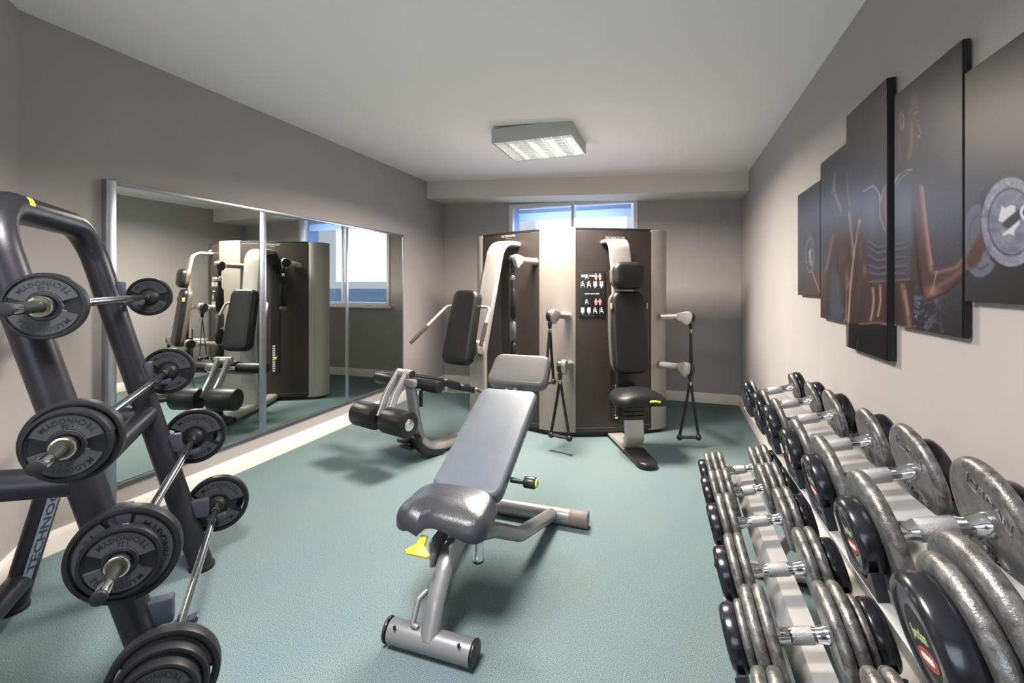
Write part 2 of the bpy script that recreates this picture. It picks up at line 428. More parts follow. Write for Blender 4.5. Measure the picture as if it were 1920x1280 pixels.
# outside: pale rendered wall of the courtyard and a dark window surround (deep reveal)
mb = MB()
for x in (wx0-.02, wx1+.02): mb.box((x, YB+TB+.12, (wz0+wz1)/2), (.05, .24, H_+.1))
mb.box((cx, YB+TB+.12, wz1+.03), (W_+.1, .24, .05)); build('trim_1', mb, 'outside_frame', kind='structure')
mb = MB(); mb.box((cx, YB+3.2, .25), (9, .2, 2.1)); build('wall_outside', mb, 'outside_wall', kind='structure')
# ------------------------------------------------------------------ wall mirror
MX = -3.03
def my(u): 
    k = (u-960)/F; z = MX/(CT*k-ST); return z*(ST*k+CT)
mt_, mbm = 1.978, .245
t = thing('wall_mirror', (MX, (my(205)+my(755))/2, mbm), 'tall three-panel wall mirror in a slim aluminium frame on the left wall', 'mirror')
ys = [my(214), my(492), my(650), my(755)]
mb = MB(); mb.box(((XL+MX)/2-.001, (ys[0]+ys[3])/2, (mt_+mbm)/2), (MX-XL-.004, ys[3]-ys[0]-.01, mt_-mbm-.01)); build('backing_board', mb, 'backing_board', t)
for i in range(3):
    mb = MB(); mb.box((MX+.001, (ys[i]+ys[i+1])/2, (mt_+mbm)/2), (.005, ys[i+1]-ys[i]-.012, mt_-mbm-.02)); build('mirror_panel', mb, 'mirror_glass', t)
mb = MB()
mb.box((MX-.006, (ys[0]+ys[3])/2, mt_), (.04, ys[3]-ys[0], .022), .003); build('mirror_rail', mb, 'aluminium', t); mb = MB()
mb.box((MX-.006, (ys[0]+ys[3])/2, mbm), (.03, ys[3]-ys[0], .012), .002)
build('mirror_rail', mb, 'aluminium', t)
yp0, yp1 = my(196), my(216); mb = MB(); mb.box((MX-.006, (yp0+yp1)/2, (mt_+.125)/2), (.046, yp1-yp0, mt_-.115+.03), .006); build('mirror_post', mb, 'aluminium', t)
for i, w_ in ((1, .062), (2, .040), (3, .012)):
    mb = MB(); mb.box((MX+.001, ys[i], (mt_+mbm)/2), (.014, w_, mt_-mbm), .002); build('mirror_stile', mb, 'aluminium', t)
# ------------------------------------------------------------------ ceiling light
def ceiling_light(x0, x1, y0, y1, label):
    h = min(ceil_h(x0), ceil_h(x1)); zt = h+.012; zb = h-.105
    t = thing('ceiling_light', ((x0+x1)/2, (y0+y1)/2, zb), label, 'light')
    mb = MB(); th = .012
    for (cx_, cy_, sx, sy) in ((x0+th/2, (y0+y1)/2, th, y1-y0), (x1-th/2, (y0+y1)/2, th, y1-y0), ((x0+x1)/2, y0+th/2, x1-x0-2*th, th), ((x0+x1)/2, y1-th/2, x1-x0-2*th, th)):
        mb.box((cx_, cy_, (zt+zb)/2), (sx, sy, zt-zb), .002)
    mb.box(((x0+x1)/2, (y0+y1)/2, zt-.012), (x1-x0-2*th, y1-y0-2*th, .01))
    build('lamp_housing', mb, 'lamp_housing', t)
    for k in range(4):
        xx = x0+(x1-x0)*(k+.5)/4; mb = MB(); mb.cyl((xx, y0+.03, zb+.06), (xx, y1-.03, zb+.06), .013); build('lamp_tube', mb, 'tube_glow', t)
    mb = MB()
    nx, ny = 8, 8
    for i in range(nx+1):
        xx = x0+th+(x1-x0-2*th)*i/nx; mb.box((xx, (y0+y1)/2, zb+.018), (.004, y1-y0-2*th, .03))
    for i in range(ny+1):
        yy = y0+th+(y1-y0-2*th)*i/ny; mb.box(((x0+x1)/2, yy, zb+.018), (x1-x0-2*th, .004, .03))
    build('lamp_louvre', mb, 'louvre_white', t)
    return t, (x0+x1)/2, (y0+y1)/2, zb
L1 = ceiling_light(-1.375, -.715, 3.49, 4.09, 'square surface-mounted ceiling light with white louvre above the multigym')
L2_ASSUMED = ceiling_light(-1.30, -.64, .55, 1.15, 'assumed square louvred ceiling light, out of view above the near end of the bench')  # unseen lamp, assumed from the bench's shadow; brightens the near half
# ================================================================== BARBELL RACK (stands at 45 degrees in the left corner)
AV = V((-.70711, .70711, 0)); BV = V((.70711, .70711, 0))
def AB(a, b, h): return AV*a+BV*b+V((0, 0, h))
def upB(h): return -.372-.268*h
A1, A2 = 1.936, 2.735
rk = thing('barbell_rack', AB((A1+A2)/2, -.7, 0), 'tall graphite tubular rack holding four loaded barbells', 'rack')
mb = MB(); HT = 1.655
mb.tube([AB(A1, upB(0), 0.012), AB(A1, upB(HT), HT), AB(A2, upB(HT), HT), AB(A2, upB(0), 0.012)], .05, 28, .17)
build('hoop_frame', mb, 'rack_graphite', rk)
mb = MB(); mb.tube([AB(A1, upB(.79), .79), AB(A2, upB(.79), .79)], .042, 24); build('cross_tube', mb, 'rack_graphite', rk)
for A in (A1, A2):
    mb = MB(); mb.tube([AB(A, upB(.78)-.01, .775), AB(A, -.86, .80), AB(A, -1.055, .012)], .046, 24, .07); build('rear_leg', mb, 'rack_graphite', rk)
mb = MB(); mb.tube([AB(A1, -1.03, .12), AB(A2, -1.03, .12)], .046, 24); build('rear_tube', mb, 'rack_graphite', rk)
for (A, B) in ((A1, upB(0)), (A2, upB(0)), (A1, -1.055), (A2, -1.055)):
    mb = MB(); c = AB(A, B, 0); mb.cyl(c, c+V((0, 0, .022)), .056, segs=32, bev=.004); build('foot_cap', mb, 'rubber_dark', rk)
BARS = [(2.455, -.645, 1.335, [(0.116, 0)], 'upper'), (2.335, -.543, .955, [(0.116, 0)], ''), (2.345, -.428, .600, [], ''), (2.25, -.316, .262, [], '')]
for (am, B, h, _, _) in BARS:
    for A in (A1, A2):
        ub = upB(h)
        M = frame(AB(A, ub, h), AV, (0, 0, 1))   # local x along bar, y = z cross x  (towards -B)
        M = Matrix.Translation(AB(A, 0, 0)) @ frame((0, 0, 0), AV, (0, 0, 1))
        sgn = (frame((0, 0, 0), AV, (0, 0, 1)).to_3x3() @ V((0, 1, 0))).dot(BV)
        s_ = 1 if sgn > 0 else -1
        mb = MB()
        d0 = ub+.035; dep = max(.018, B-.018-d0)
        mb.box((0, s_*(d0+dep/2-.008), h+.035), (.040, dep, .085), .006, M=M)
        build('bracket', mb, 'bracket_slate', rk)
        mb = MB()
        mb.prism([(s_*(B-.03), h-.035), (s_*(B+.042), h-.030), (s_*(B+.046), h-.012), (s_*(B+.040), h-.008), (s_*(B+.030), h-.012), (s_*(B+.0), h-.0195), (s_*(B-.03), h-.0205)], -.017, .017, .003,
                 M=M @ Matrix(((0, 0, 1, 0), (1, 0, 0, 0), (0, 1, 0, 0), (0, 0, 0, 1))))
        build('hook_tongue', mb, 'bracket_slate', rk)
# lettered strip on the far rear leg
p0 = AB(A2, -.905, .64); p1 = AB(A2, -1.03, .14); ax = (p1-p0).normalized()
tocam = (V((0, 0, 1.4))-p0).normalized(); nn = (BV*.72-AV*.60); nn = (nn-ax*nn.dot(ax)).normalized()
M = frame((p0+p1)/2, -ax, nn)
sd = []
mb = MB(M)
for i in range(9):
    a = -.42+.84*i/8; sd.append((.0515*math.sin(a*1.1), .0515*math.cos(a*1.1)))
Ls = (p1-p0).length
vs = [(-Ls/2, y, z) for y, z in sd]+[(Ls/2, y, z) for y, z in sd]
mb.add(vs, [[i, i+1, 10+i, 9+i] for i in range(8)], True); st = build('label_strip', mb, 'strip_grey', rk, label='grey lettered strip')
mb = MB(M); mb.text('TECHNOGYM', .042, .0005, T(0, 0, .0520), sx=1.7); build('lettering', mb, 'bracket_slate', st)
# small yellow emblem on the top tube
pc = AB(2.13, upB(HT), HT)
dirc = (V((0, 0, 1.4))-pc); dirc = (dirc-AV*dirc.dot(AV)).normalized(); dirc = (dirc+V((0, 0, .9))).normalized()
M = frame(pc, -AV, dirc)
mb = MB(M); prof = []
vs = []; fs = []
for i in range(7):
    a = -.36+.72*i/6
    for (x) in (-.02+.012*a/.36, .02+.012*a/.36): vs.append((x, .0503*math.sin(a), .0503*math.cos(a)))
mb.add(vs, [[2*i, 2*i+1, 2*i+3, 2*i+2] for i in range(6)], True); em = build('emblem', mb, 'lime', rk, label='small yellow emblem')
mb = MB(M); mb.sphere((0, 0, .0502), (.011, .009, .0012)); build('emblem_mark', mb, 'yellow', em)
# ------------------------------------------------------------------ weight plates as polar height fields
def plate_mesh(R, th, kind, M, mb):
    """disc with axis local x, centred at 0. kind 0: solid pockets, 1: open grip slots"""
    rb = .0275; hub = R*.43; r1 = R*.86
    if kind: hub = R*.40
    rings = [(.0165, 0), (rb*.8, 0), (hub-.004, 1), (hub, 1)]
    rr = [.0165, .022, hub*.72, hub*.76, hub*.97, hub, hub*1.04, R*.52, R*.60, R*.70, R*.78, R*.84, R*.845, R*.90, R*.905, R*.965, R*.99, R]
    rr = sorted(set(round(x, 5) for x in rr))
    pa = .33 if not kind else .36   # pocket half angle
    angs = set()
    for k in range(96): angs.add(round(2*PI*k/96, 4))
    for c in (0, PI):
        for s_ in (-1, 1):
            for e in (0, .012): angs.add(round((c+s_*(pa+e)) % (2*PI), 4))
            for e in (0, .012): angs.add(round((c+s_*(.25+e)) % (2*PI), 4))
    angs = sorted(angs)
    H = th/2
    def pocket(a):
        d = min(abs((a) % (2*PI)), abs((a) % (2*PI)-2*PI), abs(a-PI)); return d
    def height(r, a):
        d = pocket(a)
        if r < hub*.74: return H*.62
        if r < hub*.985: return H*.86
        if r <= hub*1.02: return H*.66
        if r < R*.843:
            wide = pa*(1.0 if r > R*.5 else .8)
            if d < wide: return H*.35
            return H*.78
        if r < R*.903: return H*.52
        if r < R*.97: return H*.97
        if r < R*.995: return H*.93
        return H*.62
    def hole(i, j):
        if not kind: return False
        r = (rr[i]+rr[i+1])/2; a = (angs[j]+angs[(j+1) % len(angs)])/2 if j < len(angs)-1 else (angs[j]+2*PI)/2
        return R*.60 < r < R*.845 and pocket(a % (2*PI)) < .25
    nA, nR = len(angs), len(rr); vs = []; fs = []; mi = []
    for side in (-1, 1):
        for r in rr:
            for a in angs: vs.append((side*height(r, a), r*math.cos(a), r*math.sin(a)))
    def vid(s_, i, j): return s_*nR*nA+i*nA+(j % nA)
    for i in range(nR-1):
        for j in range(nA):
            am_ = angs[j]+.005; rm = (rr[i]+rr[i+1])/2
            d = pocket((angs[j]+(angs[(j+1) % nA]+(2*PI if j == nA-1 else 0)))/2 % (2*PI))
            light = (hub*1.02 < rm < R*.843 and d > pa) or (hub*.97 < rm < hub*1.03)
            if hole(i, j):
                continue
            for s_ in (0, 1):
                q = [vid(s_, i, j), vid(s_, i, j+1), vid(s_, i+1, j+1), vid(s_, i+1, j)]
                fs.append(q if s_ else q[::-1]); mi.append(1 if light else 0)
            # walls beside holes
            for (di, dj, e) in ((1, 0, ((i+1, j), (i+1, j+1))), (-1, 0, ((i, j+1), (i, j))), (0, 1, ((i+1, j+1), (i, j+1))), (0, -1, ((i, j), (i+1, j)))):
                ii = i+di; jj = (j+dj) % nA
                if 0 <= ii < nR-1 and hole(ii, jj):
                    (a_, b_), (c_, d_) = e
                    fs.append([vid(1, a_, b_), vid(1, c_, d_), vid(0, c_, d_), vid(0, a_, b_)]); mi.append(0)
    for j in range(nA):
        fs.append([vid(1, nR-1, j), vid(1, nR-1, j+1), vid(0, nR-1, j+1), vid(0, nR-1, j)]); mi.append(0)
    b0 = len(mb.f); mb.add(vs, fs, True, M)
    for k, m_ in enumerate(mi): mb.mi[b0+k] = m_
ADV = {'T': .62, 'E': .60, 'C': .68, 'H': .70, 'N': .70, 'O': .76, 'G': .73, 'Y': .62, 'M': .82}
def plate_text(R, th, num, M, mb):
    H = th/2*.78
    for side in (1, -1):
        for half in (0, 1):
            word = 'TECHNOGYM'; size = R*.20; rad = R*.70
            adv = [ADV[c]*size*1.12 for c in word]; tot = sum(adv); pos = -tot/2
            for c, ad in zip(word, adv):
                ph = (pos+ad/2)/rad; pos += ad
                # bottom text: letter upright at angle -90deg+ph
                a = -PI/2+ph
                # local 2D basis on face seen from +x side: horizontal = y*side , vertical = z
                Mx = (RX(PI) if half else Matrix.Identity(4)) @ frame((side*H, side*rad*math.cos(a), rad*math.sin(a)), (0, side*math.cos(ph), math.sin(ph)), (side, 0, 0))
                mb.text(c, size, .0007, M @ Mx)
            size2 = R*.13; rad2 = R*.535
            Mx = (RX(PI) if half else Matrix.Identity(4)) @ frame((side*H, 0, -rad2), (0, side, 0), (side, 0, 0))
            mb.text(num, size2, .0007, M @ Mx, sx=1.3)
PL = {'1.25': (.100, .034, 0), '2.5': (.117, .035, 0), '5': (.141, .040, 1)}
SETS = [['1.25'], ['2.5', '1.25'], ['5', '1.25'], ['5', '2.5', '1.25']]
LAB = ['chrome barbell on the topmost rack hooks with one small grey plate per end',
       'chrome barbell second from the top of the rack, small and medium plate per end',
       'chrome barbell third from the top of the rack, small plate outside a slotted large plate',
       'chrome barbell on the lowest rack hooks with three plates of stepped size per end']
ROT = [[.0], [.12, .06], [1.45, .14], [.3, .1, -.05]]
ROTF = [[.05], [.22], [.16], [.20, .1, 0]]
for i, (am, B, h, _, _) in enumerate(BARS):
    c = AB(am, B, h); t = thing('barbell', c, LAB[i], 'barbell', 'barbells on the rack')
    M0 = frame(c, AV, (0, 0, 1))
    D = .575
    mb = MB(M0); 
    mb.cyl((-D+.02, 0, 0), (D-.02, 0, 0), .0155, segs=32)
    for s_ in (-1, 1):
        mb.cyl((s_*.30, 0, 0), (s_*.302, 0, 0), .0152, segs=32)
        mb.cyl((s_*(D-.075), 0, 0), (s_*(D-.0), 0, 0), .0165, segs=32)
        mb.cyl((s_*D, 0, 0), (s_*(D+.235), 0, 0), .0160, segs=32, bev=.002)
    build('bar', mb, 'chrome', t)
    for s_ in (-1, 1):
        x = D+.001
        mb = MB(M0); mb.cyl((s_*(D-.026), 0, 0), (s_*(D-.001), 0, 0), .032, .044, segs=40, bev=.003); build('stop_collar', mb, 'rubber_dark', t)
        for j, pn in enumerate(SETS[i]):
            R, th, kd = PL[pn]; rot = (ROT[i] if s_ < 0 else (ROTF[i]+[0, 0]))[j]
            Mp = M0 @ T(s_*(x+th/2), 0, 0) @ RX(rot)
            mb = MB(); plate_mesh(R, th, kd, Mp, mb); po = build('weight_plate', mb, ['rubber_black', 'plate_grey'], t)
            mb = MB(); plate_text(R, th, pn, Mp, mb); build('lettering', mb, 'letter_black', po)
            x += th+.003
        mb = MB(M0); mb.cyl((s_*x, 0, 0), (s_*(x+.022), 0, 0), .031, segs=40, bev=.003); col = build('lock_collar', mb, 'chrome', t)
        mb = MB(M0 @ T(s_*(x+.0225), 0, 0)); mb.lathe([(.0165, 0), (.0255, 0), (.0255, s_*.0008), (.0165, s_*.0008)], 40)
        build('collar_print', mb, 'brass_print', col)
        mb = MB(M0); mb.cyl((s_*(x+.022), 0, 0), (s_*(D+.185), 0, 0), .0172, segs=28); build('grip_sleeve', mb, 'rubber_dark', t)
        mb = MB(M0); mb.cyl((s_*(D+.236), 0, 0), (s_*(D+.250), 0, 0), .0185, segs=32, bev=.002); build('end_cap', mb, 'rubber_dark', t)
# ================================================================== DUMBBELLS AND THEIR RACK
TA = math.radians(15)
ex = V((math.cos(TA), 0, math.sin(TA))); ez = V((-math.sin(TA), 0, math.cos(TA)))
dk = thing('dumbbell_rack', (.5, 1.7, 0), 'two-tier dumbbell rack with pale grey trays standing along the right wall', 'rack')
UPS = []
def tilt_m(y0, y1):
    k = -.035 if y1 > 2.6 else 0
    M = Matrix.Identity(4); M[2][1] = k; M[2][3] = -k*1.9; return M
def tier(x, h, y0, y1, half, ro, ri, ys, name, lip):
    M = tilt_m(y0, y1) @ frame((x, 0, h), ex, ez)     # local y = ez x ex -> +y world
    mb = MB(M); t = .004
    # folded centre tray
    prof = [(-half, -.088), (-half*.15, -.052), (half, -.052)]
    pr2 = [(a, b-t) for a, b in prof][::-1]; sec = prof+pr2; n = len(sec)
    vs = [(a, y0, b) for a, b in sec]+[(a, y1, b) for a, b in sec]
    mb.add(vs, [[i, (i+1) % n, n+(i+1) % n, n+i] for i in range(n)]+[[i for i in range(n)], [n+i for i in range(n)][::-1]], False)
    build('tray', mb, 'tray_grey', dk)
    for s_ in (-1, 1):
        mb = MB(M); rb = -.096
        a0, a1 = (ri, ro) if s_ > 0 else (-ro, -ri)
        mb.box(((a0+a1)/2, (y0+y1)/2, rb), (a1-a0, y1-y0, .006), .002)
        build('side_rail', mb, 'tray_grey', dk)
        for y in ys:
            mb = MB(M); sec = []
            rr0, rr1 = .0765, .0865
            for k in range(13):
                a = -PI/2-.95+1.9*k/12; sec.append((y+rr0*math.cos(a), rr0*math.sin(a)))
            sec.append((y+.085, -.030)); sec.append((y+.075, -.093)); sec.append((y-.075, -.093)); sec.append((y-.085, -.030))
            n = len(sec); am_ = (ri+ro)/2*s_; ww = (ro-ri)/2-.001
            vs = [(am_-ww, a, b) for a, b in sec]+[(am_+ww, a, b) for a, b in sec]
            mb.add(vs, [[i, (i+1) % n, n+(i+1) % n, n+i] for i in range(n)]+[[i for i in range(n)][::-1], [n+i for i in range(n)]], False)
            build('saddle', mb, 'saddle_plastic', dk)
DY = [2.68, 2.354, 2.072, 1.726, 1.448, 1.152, .80]
EY = [2.375, 2.125, 1.865, 1.565, 1.290, 1.015]
tier(.50, .885, .60, 2.84, .062, .153, .1297, DY, 'upper', 0)
tier(.30, .545, .70, 2.52, .044, .174, .146, EY, 'lower', 0)
for y in (.66, 2.52):
    mb = MB(); M = T(0, y, 0)
    out = [(.235, .0), (.72, 0)]
    o2 = [(.72, -.045), (.72, .045)]+[(.25+.045*math.cos(a), .045*math.sin(a)) for a in [PI/2+PI*k/10 for k in range(11)]]
    mb.prism(o2, .012, .034, .006, M=M); build('foot_bar', mb, 'silver_paint', dk)
    mb = MB(); o3 = [(x_*1.0-.004 if x_ < .3 else x_+.003, y_*1.1) for x_, y_ in o2]; mb.prism(o3, 0, .012, M=M); build('foot_pad', mb, 'rubber_dark', dk)
    mb = MB(); mb.cyl((.245, y, .034), (.245, y, .038), .008); build('bolt', mb, 'chrome', dk)
    mb = MB(); mb.sweep(fillet([(.42, y, .03), (.55, y, .22), (.66, y, .74)], .15), rrect(.06, .05, .012), up=(0, 1, 0)); build('upright', mb, 'silver_paint', dk)
    mb = MB(); 
    pa_, pb_ = V((.30, y, .55))-ez*.125-ex*.16, V((.30, y, .55))-ez*.125+ex*.27; mb.sweep([pa_, pb_], rrect(.035, .04, .006), up=(0, 1, 0)); build('shelf_arm', mb, 'silver_paint', dk)
    mb = MB(); pa_, pb_ = V((.50, y, .885))-ez*.125-ex*.15, V((.50, y, .885))-ez*.125+ex*.18; mb.sweep([pa_, pb_], rrect(.035, .04, .006), up=(0, 1, 0)); build('shelf_arm', mb, 'silver_paint', dk)
def DH(y): return -.035*(y-1.9)
def disc(mb, x0, x1, r, rnd, segs=56, rim_mat=None):
    """rounded disc between x0<x1"""
    prof = [(.012, x0)]
    n = 6; w_ = x1-x0; rd = min(rnd, w_/2)
    prof.append((r-rd*1.25, x0))
    k0 = len(prof)
    for i in range(n+1):
        a = PI/2*i/n; prof.append((r-rd+rd*math.sin(a), x0+rd-rd*math.cos(a)))
    for i in range(n+1):
        a = PI/2*i/n; prof.append((r-rd+rd*math.cos(a), x1-rd+rd*math.sin(a)))
    prof.append((r-rd*1.25, x1)); prof.append((.012, x1))
    b0 = len(mb.f); mb.lathe(prof, segs)
    if rim_mat is not None:
        for k in range(b0, len(mb.f)):
            seg_i = (k-b0)//segs
            if 1 <= seg_i <= len(prof)-3: mb.mi[k] = rim_mat
def dumbbell(x, y, h, L, silver, label, group, logo=True, hr=.0145, blackw=.04, blackr=.074, letter=False, spin=0):
    """silver: list of (radius, width) from the outside in"""
    c = V((x, y, h)); t = thing('dumbbell', c, label, 'dumbbell', group)
    M0 = frame(c, ex, ez)
    inner = L/2-blackw-sum(w_ for r, w_ in silver)
    mb = MB(M0); q = inner
    pr = [(.0, -q-.01), (.021, -q-.01), (.021, -q+.006), (.019, -q+.010), (.0165, -q+.026), (.0155, -q*.55), (.0185, -q*.42), (.0185, q*.42), (.0155, q*.55), (.0165, q-.026), (.019, q-.010), (.021, q-.006), (.021, q+.01), (0, q+.01)]
    s_ = hr/.0145
    pr = [(r*s_, t_) for r, t_ in pr]
    mb.lathe(pr, 36); hd = build('handle', mb, 'chrome', t)
    mb = MB(M0); mb.lathe([(.0187*s_, -q*.40), (.0192*s_, -q*.39), (.0192*s_, q*.39), (.0187*s_, q*.40)], 36); build('knurling', mb, 'knurl', hd)
    for s in (-1, 1):
        p = L/2
        Ms = M0 if s > 0 else M0 @ RZ(PI)
        mb = MB(Ms); w_ = blackw; r = blackr
        x1 = p; x0 = p-w_
        prof = [(.012, x0), (r-.006, x0), (r-.001, x0+.004), (r, x0+.008), (r, x1-.012), (r-.003, x1-.005), (r-.009, x1), (r-.016, x1), (r-.018, x1-.003), (r*.45, x1-.004), (r*.42, x1-.0065), (.0, x1-.0065)]
        mb.lathe(prof, 56); eo = build('rubber_end', mb, 'end_rubber', t)
        if logo:
            mb = MB(Ms @ T(p-.0045, 0, 0) @ RX(.35*s+spin)); mb.lathe([(0, 0), (r*.52, 0), (r*.52, .0008), (0, .0008)], 40); build('badge', mb, 'rubber_dark', eo)
            Mf = Ms @ T(p-.0036, 0, 0) @ RX(.25+spin) @ frame((0, 0, 0), (0, 1, 0), (1, 0, 0))
            mb = MB(Mf); mb.cur = 0
            n = 28; vs = [(.036*math.cos(2*PI*k/n), -.020+.013*math.sin(2*PI*k/n), .0002) for k in range(n)]
            vs2 = [(a, b, .0008) for a, b, c_ in vs]; mb.add(vs+vs2, [[n+k for k in range(n)]]+[[k, (k+1) % n, n+(k+1) % n, n+k] for k in range(n)], False)
            build('red_oval', mb, 'ink_red', eo)
            mb = MB(Mf); mb.text('Jordan', .021, .0005, T(0, .008, .0007)); build('lettering', mb, 'ink_green', eo)
            mb = MB(Mf); mb.text('FITNESS', .0125, .0004, T(0, -.020, .0009)); build('lettering', mb, 'ink_white', eo)
        p -= w_
        for (r, w_) in silver:
            mb = MB(Ms); disc(mb, p-w_+.0004, p-.0004, r, w_*.46, rim_mat=1)
            po = build('iron_plate', mb, ['cast_iron', 'worn_rim'], t)
            p -= w_
        if letter and silver:
            r = silver[-1][0]; R_ = r
            Mf = Ms @ T(p+.0001, 0, 0) @ RX(.5+spin) @ frame((0, 0, 0), (0, -1, 0), (-1, 0, 0))
            for sg in (0, 1):
                mb = MB(Mf); Mg = RZ(PI*sg) @ T(0, r*.55, 0)
                mb.text('JORDAN', r*.22, .0014, Mg, sx=1.15)
                build('lettering', mb, 'worn_rim', po)
            for sg in (0, 1):
                mb = MB(Mf); Mg = RZ(PI*sg) @ T(0, r*.40, 0); mb.box((0, 0, .0005), (r*.95, .004, .0022), M=Mg)
                build('raised_bar', mb, 'worn_rim', po)
    return t
GU, GLo = 'dumbbells on the upper tier', 'dumbbells on the lower tier'
up = [(.27, [(.070, .022)], .032, .071, 'small dumbbell at the far end of the upper tier, nearest the room corner'),
      (.28, [(.080, .024)], .036, .074, 'dumbbell second from the corner on the upper tier, plain plates little wider than its ends'),
      (.29, [(.096, .024)], .040, .074, 'dumbbell third from the corner on the upper tier'),
      (.30, [(.098, .026)], .040, .074, 'dumbbell in the middle of the upper tier, fourth from the corner'),
      (.30, [(.118, .028)], .040, .074, 'dumbbell with broad worn plates, fifth from the corner on the upper tier'),
      (.31, [(.124, .030)], .042, .074, 'heavy dumbbell with raised lettering, second nearest on the upper tier'),
      (.345, [(.108, .028), (.134, .030)], .044, .086, 'heaviest dumbbell, nearest on the upper tier, two iron plates per end')]
for i, (L, sv, bw, br, lab) in enumerate(up):
    dy = DY[i]; hh = .885+(br-.074)*1.0+(.004 if br > .08 else .001)+DH(dy)
    dd = (br-.074)+.009 if br > .08 else .001; hh = .885+dd*math.cos(TA)+DH(dy)
    dumbbell(.50-dd*math.sin(TA), dy, hh, L, sv, lab, GU, hr=.0145 if i < 5 else .017, blackw=bw, blackr=br, letter=i >= 3, spin=[.0, .4, .1, .5, -.2, .0, .1][i])
lo = [(.345, [(.094, .028)]*3, .034, .066, 'triple-plated dumbbell at the far end of the lower tier'),
      (.345, [(.097, .028)]*3, .036, .074, 'triple-plated dumbbell second from the far end of the lower tier'),
      (.335, [(.104, .029)]*2, .040, .074, 'twin-plated dumbbell third from the far end of the lower tier'),
      (.335, [(.106, .029)]*2, .040, .074, 'twin-plated dumbbell above the rack foot, fourth along the lower tier'),
      (.350, [(.080, .022), (.110, .030), (.110, .030)], .038, .074, 'dumbbell with two large and one smaller plate per end, second nearest on the lower tier'),
      (.335, [(.110, .030)]*2, .038, .074, 'partly cropped dumbbell nearest on the lower tier')]
for i, (L, sv, bw, br, lab) in enumerate(lo):
    dumbbell(.30, EY[i], .55+(br-.074)+.001, L, sv, lab, GLo, logo=False, blackw=bw, blackr=br)
# ================================================================== ADJUSTABLE BENCH
bx = -.864
be = thing('weight_bench', (bx, 2.1, 0), 'inclined adjustable bench with blue-grey pads and silver frame in the middle of the carpet', 'bench')
# front foot
mb = MB(); mb.cyl((-1.036, 1.565, .046), (-.690, 1.565, .046), .045, segs=36); build('front_foot', mb, 'silver_cool', be)
for x in (-1.042, -.688):
    mb = MB(); s_ = -1 if x < -.9 else 1; mb.cyl((x, 1.565, .047), (x+s_*.012, 1.565, .047), .047, segs=36, bev=.004); build('foot_cap', mb, 'plastic_black', be)
mb = MB(); mb.cyl((-1.25, 2.66, .048), (-.545, 2.66, .048), .046, segs=36); build('rear_foot', mb, 'silver_cool', be)
for (a, b) in ((-.56, -.452), (-1.17, -1.278)):
    mb = MB(); mb.cyl((a, 2.66, .048), (b, 2.66, .048), .0475, segs=36, bev=.003); build('foot_sleeve', mb, 'rubber_taupe', be)
for x in (-1.0, -.73):
    mb = MB(); mb.cyl((x, 1.53, .085), (x, 1.528, .094), .006); build('bolt', mb, 'plastic_black', be)
# spine
sp = fillet([(bx, 1.552, .06), (bx, 1.60, .17), (bx, 1.70, .29), (bx, 1.95, .335)], [.15, .15])
mb = MB(); mb.tube(sp, .038, 24, ry=.030, up=(0, 0, 1)); build('front_leg', mb, 'silver_cool', be)
for s_ in (-1, 1):
    mb = MB(); mb.tube(fillet([(bx+s_*.02, 1.80, .325), (bx+s_*.10, 1.97, .285), (bx+s_*.175, 2.12, .20), (bx+s_*.205, 2.63, .062)], [.1, .12]), .036, 24, ry=.034); build('rear_arm', mb, 'silver_cool', be)
mb = MB(); mb.tube(fillet([(bx, 1.90, .33), (bx, 2.02, .47), (bx, 2.60, .765)], .06), .026, 20, ry=.036, up=(1, 0, 0)); build('backrest_beam', mb, 'silver_cool', be)
mb = MB(); mb.box((bx+.085, 1.93, .42), (.008, .10, .17), .003); mb.box((bx-.085, 1.93, .42), (.008, .10, .17), .003); build('pivot_plate', mb, 'silver_cool', be)
mb = MB(); mb.cyl((bx-.04, 2.30, .60), (bx-.04, 2.08, .24), .014); build('adjusting_strut', mb, 'chrome', be)
# backrest pad
ang = math.atan2(.808-.504, 2.467-1.861)
def padframe(y, h, a): 
    return frame((bx, y, h), (1, 0, 0), (0, -math.sin(a), math.cos(a)))
M = padframe((1.861+2.467)/2, (.504+.808)/2, ang)
mb = MB(M @ T(0, 0, -.065)); mb.pad(.335, .70, .065, .05, .022, dome=.004); build('backrest', mb, 'vinyl_blue', be)
mb = MB(M @ T(0, 0, -.083)); mb.pad(.32, .68, .018, .05, .006, n=3); build('backrest_shell', mb, 'plastic_black', be)
mb = MB(); mb.cyl((-.70, 2.02, .50), (-.635, 2.02, .50), .012); kn = build('adjuster_pin', mb, 'plastic_black', be)
mb = MB(); mb.cyl((-.635, 2.02, .50), (-.580, 2.02, .50), .026, segs=24, bev=.006); build('adjuster_knob', mb, 'plastic_black', be)
mb = MB(); mb.cyl((-.580, 2.02, .50), (-.572, 2.02, .50), .019, segs=24, bev=.002); build('knob_cap', mb, 'lime', be, label='yellow cap')
# headrest
a2 = math.atan2(.972-.855, 2.69-2.555)
M = padframe(2.622, .905, a2)
mb = MB(M @ T(.006, 0, -.07)); mb.pad(.345, .225, .07, .045, .025, dome=.003, taper=lambda q: 1.03-.03*q); build('headrest', mb, 'vinyl_warm', be)  # same vinyl as the backrest, its warmer lit tone put into the colour
mb = MB(); mb.tube([(bx, 2.50, .715), (bx, 2.66, .86)], .018, 16); build('headrest_bracket', mb, 'silver_cool', be)
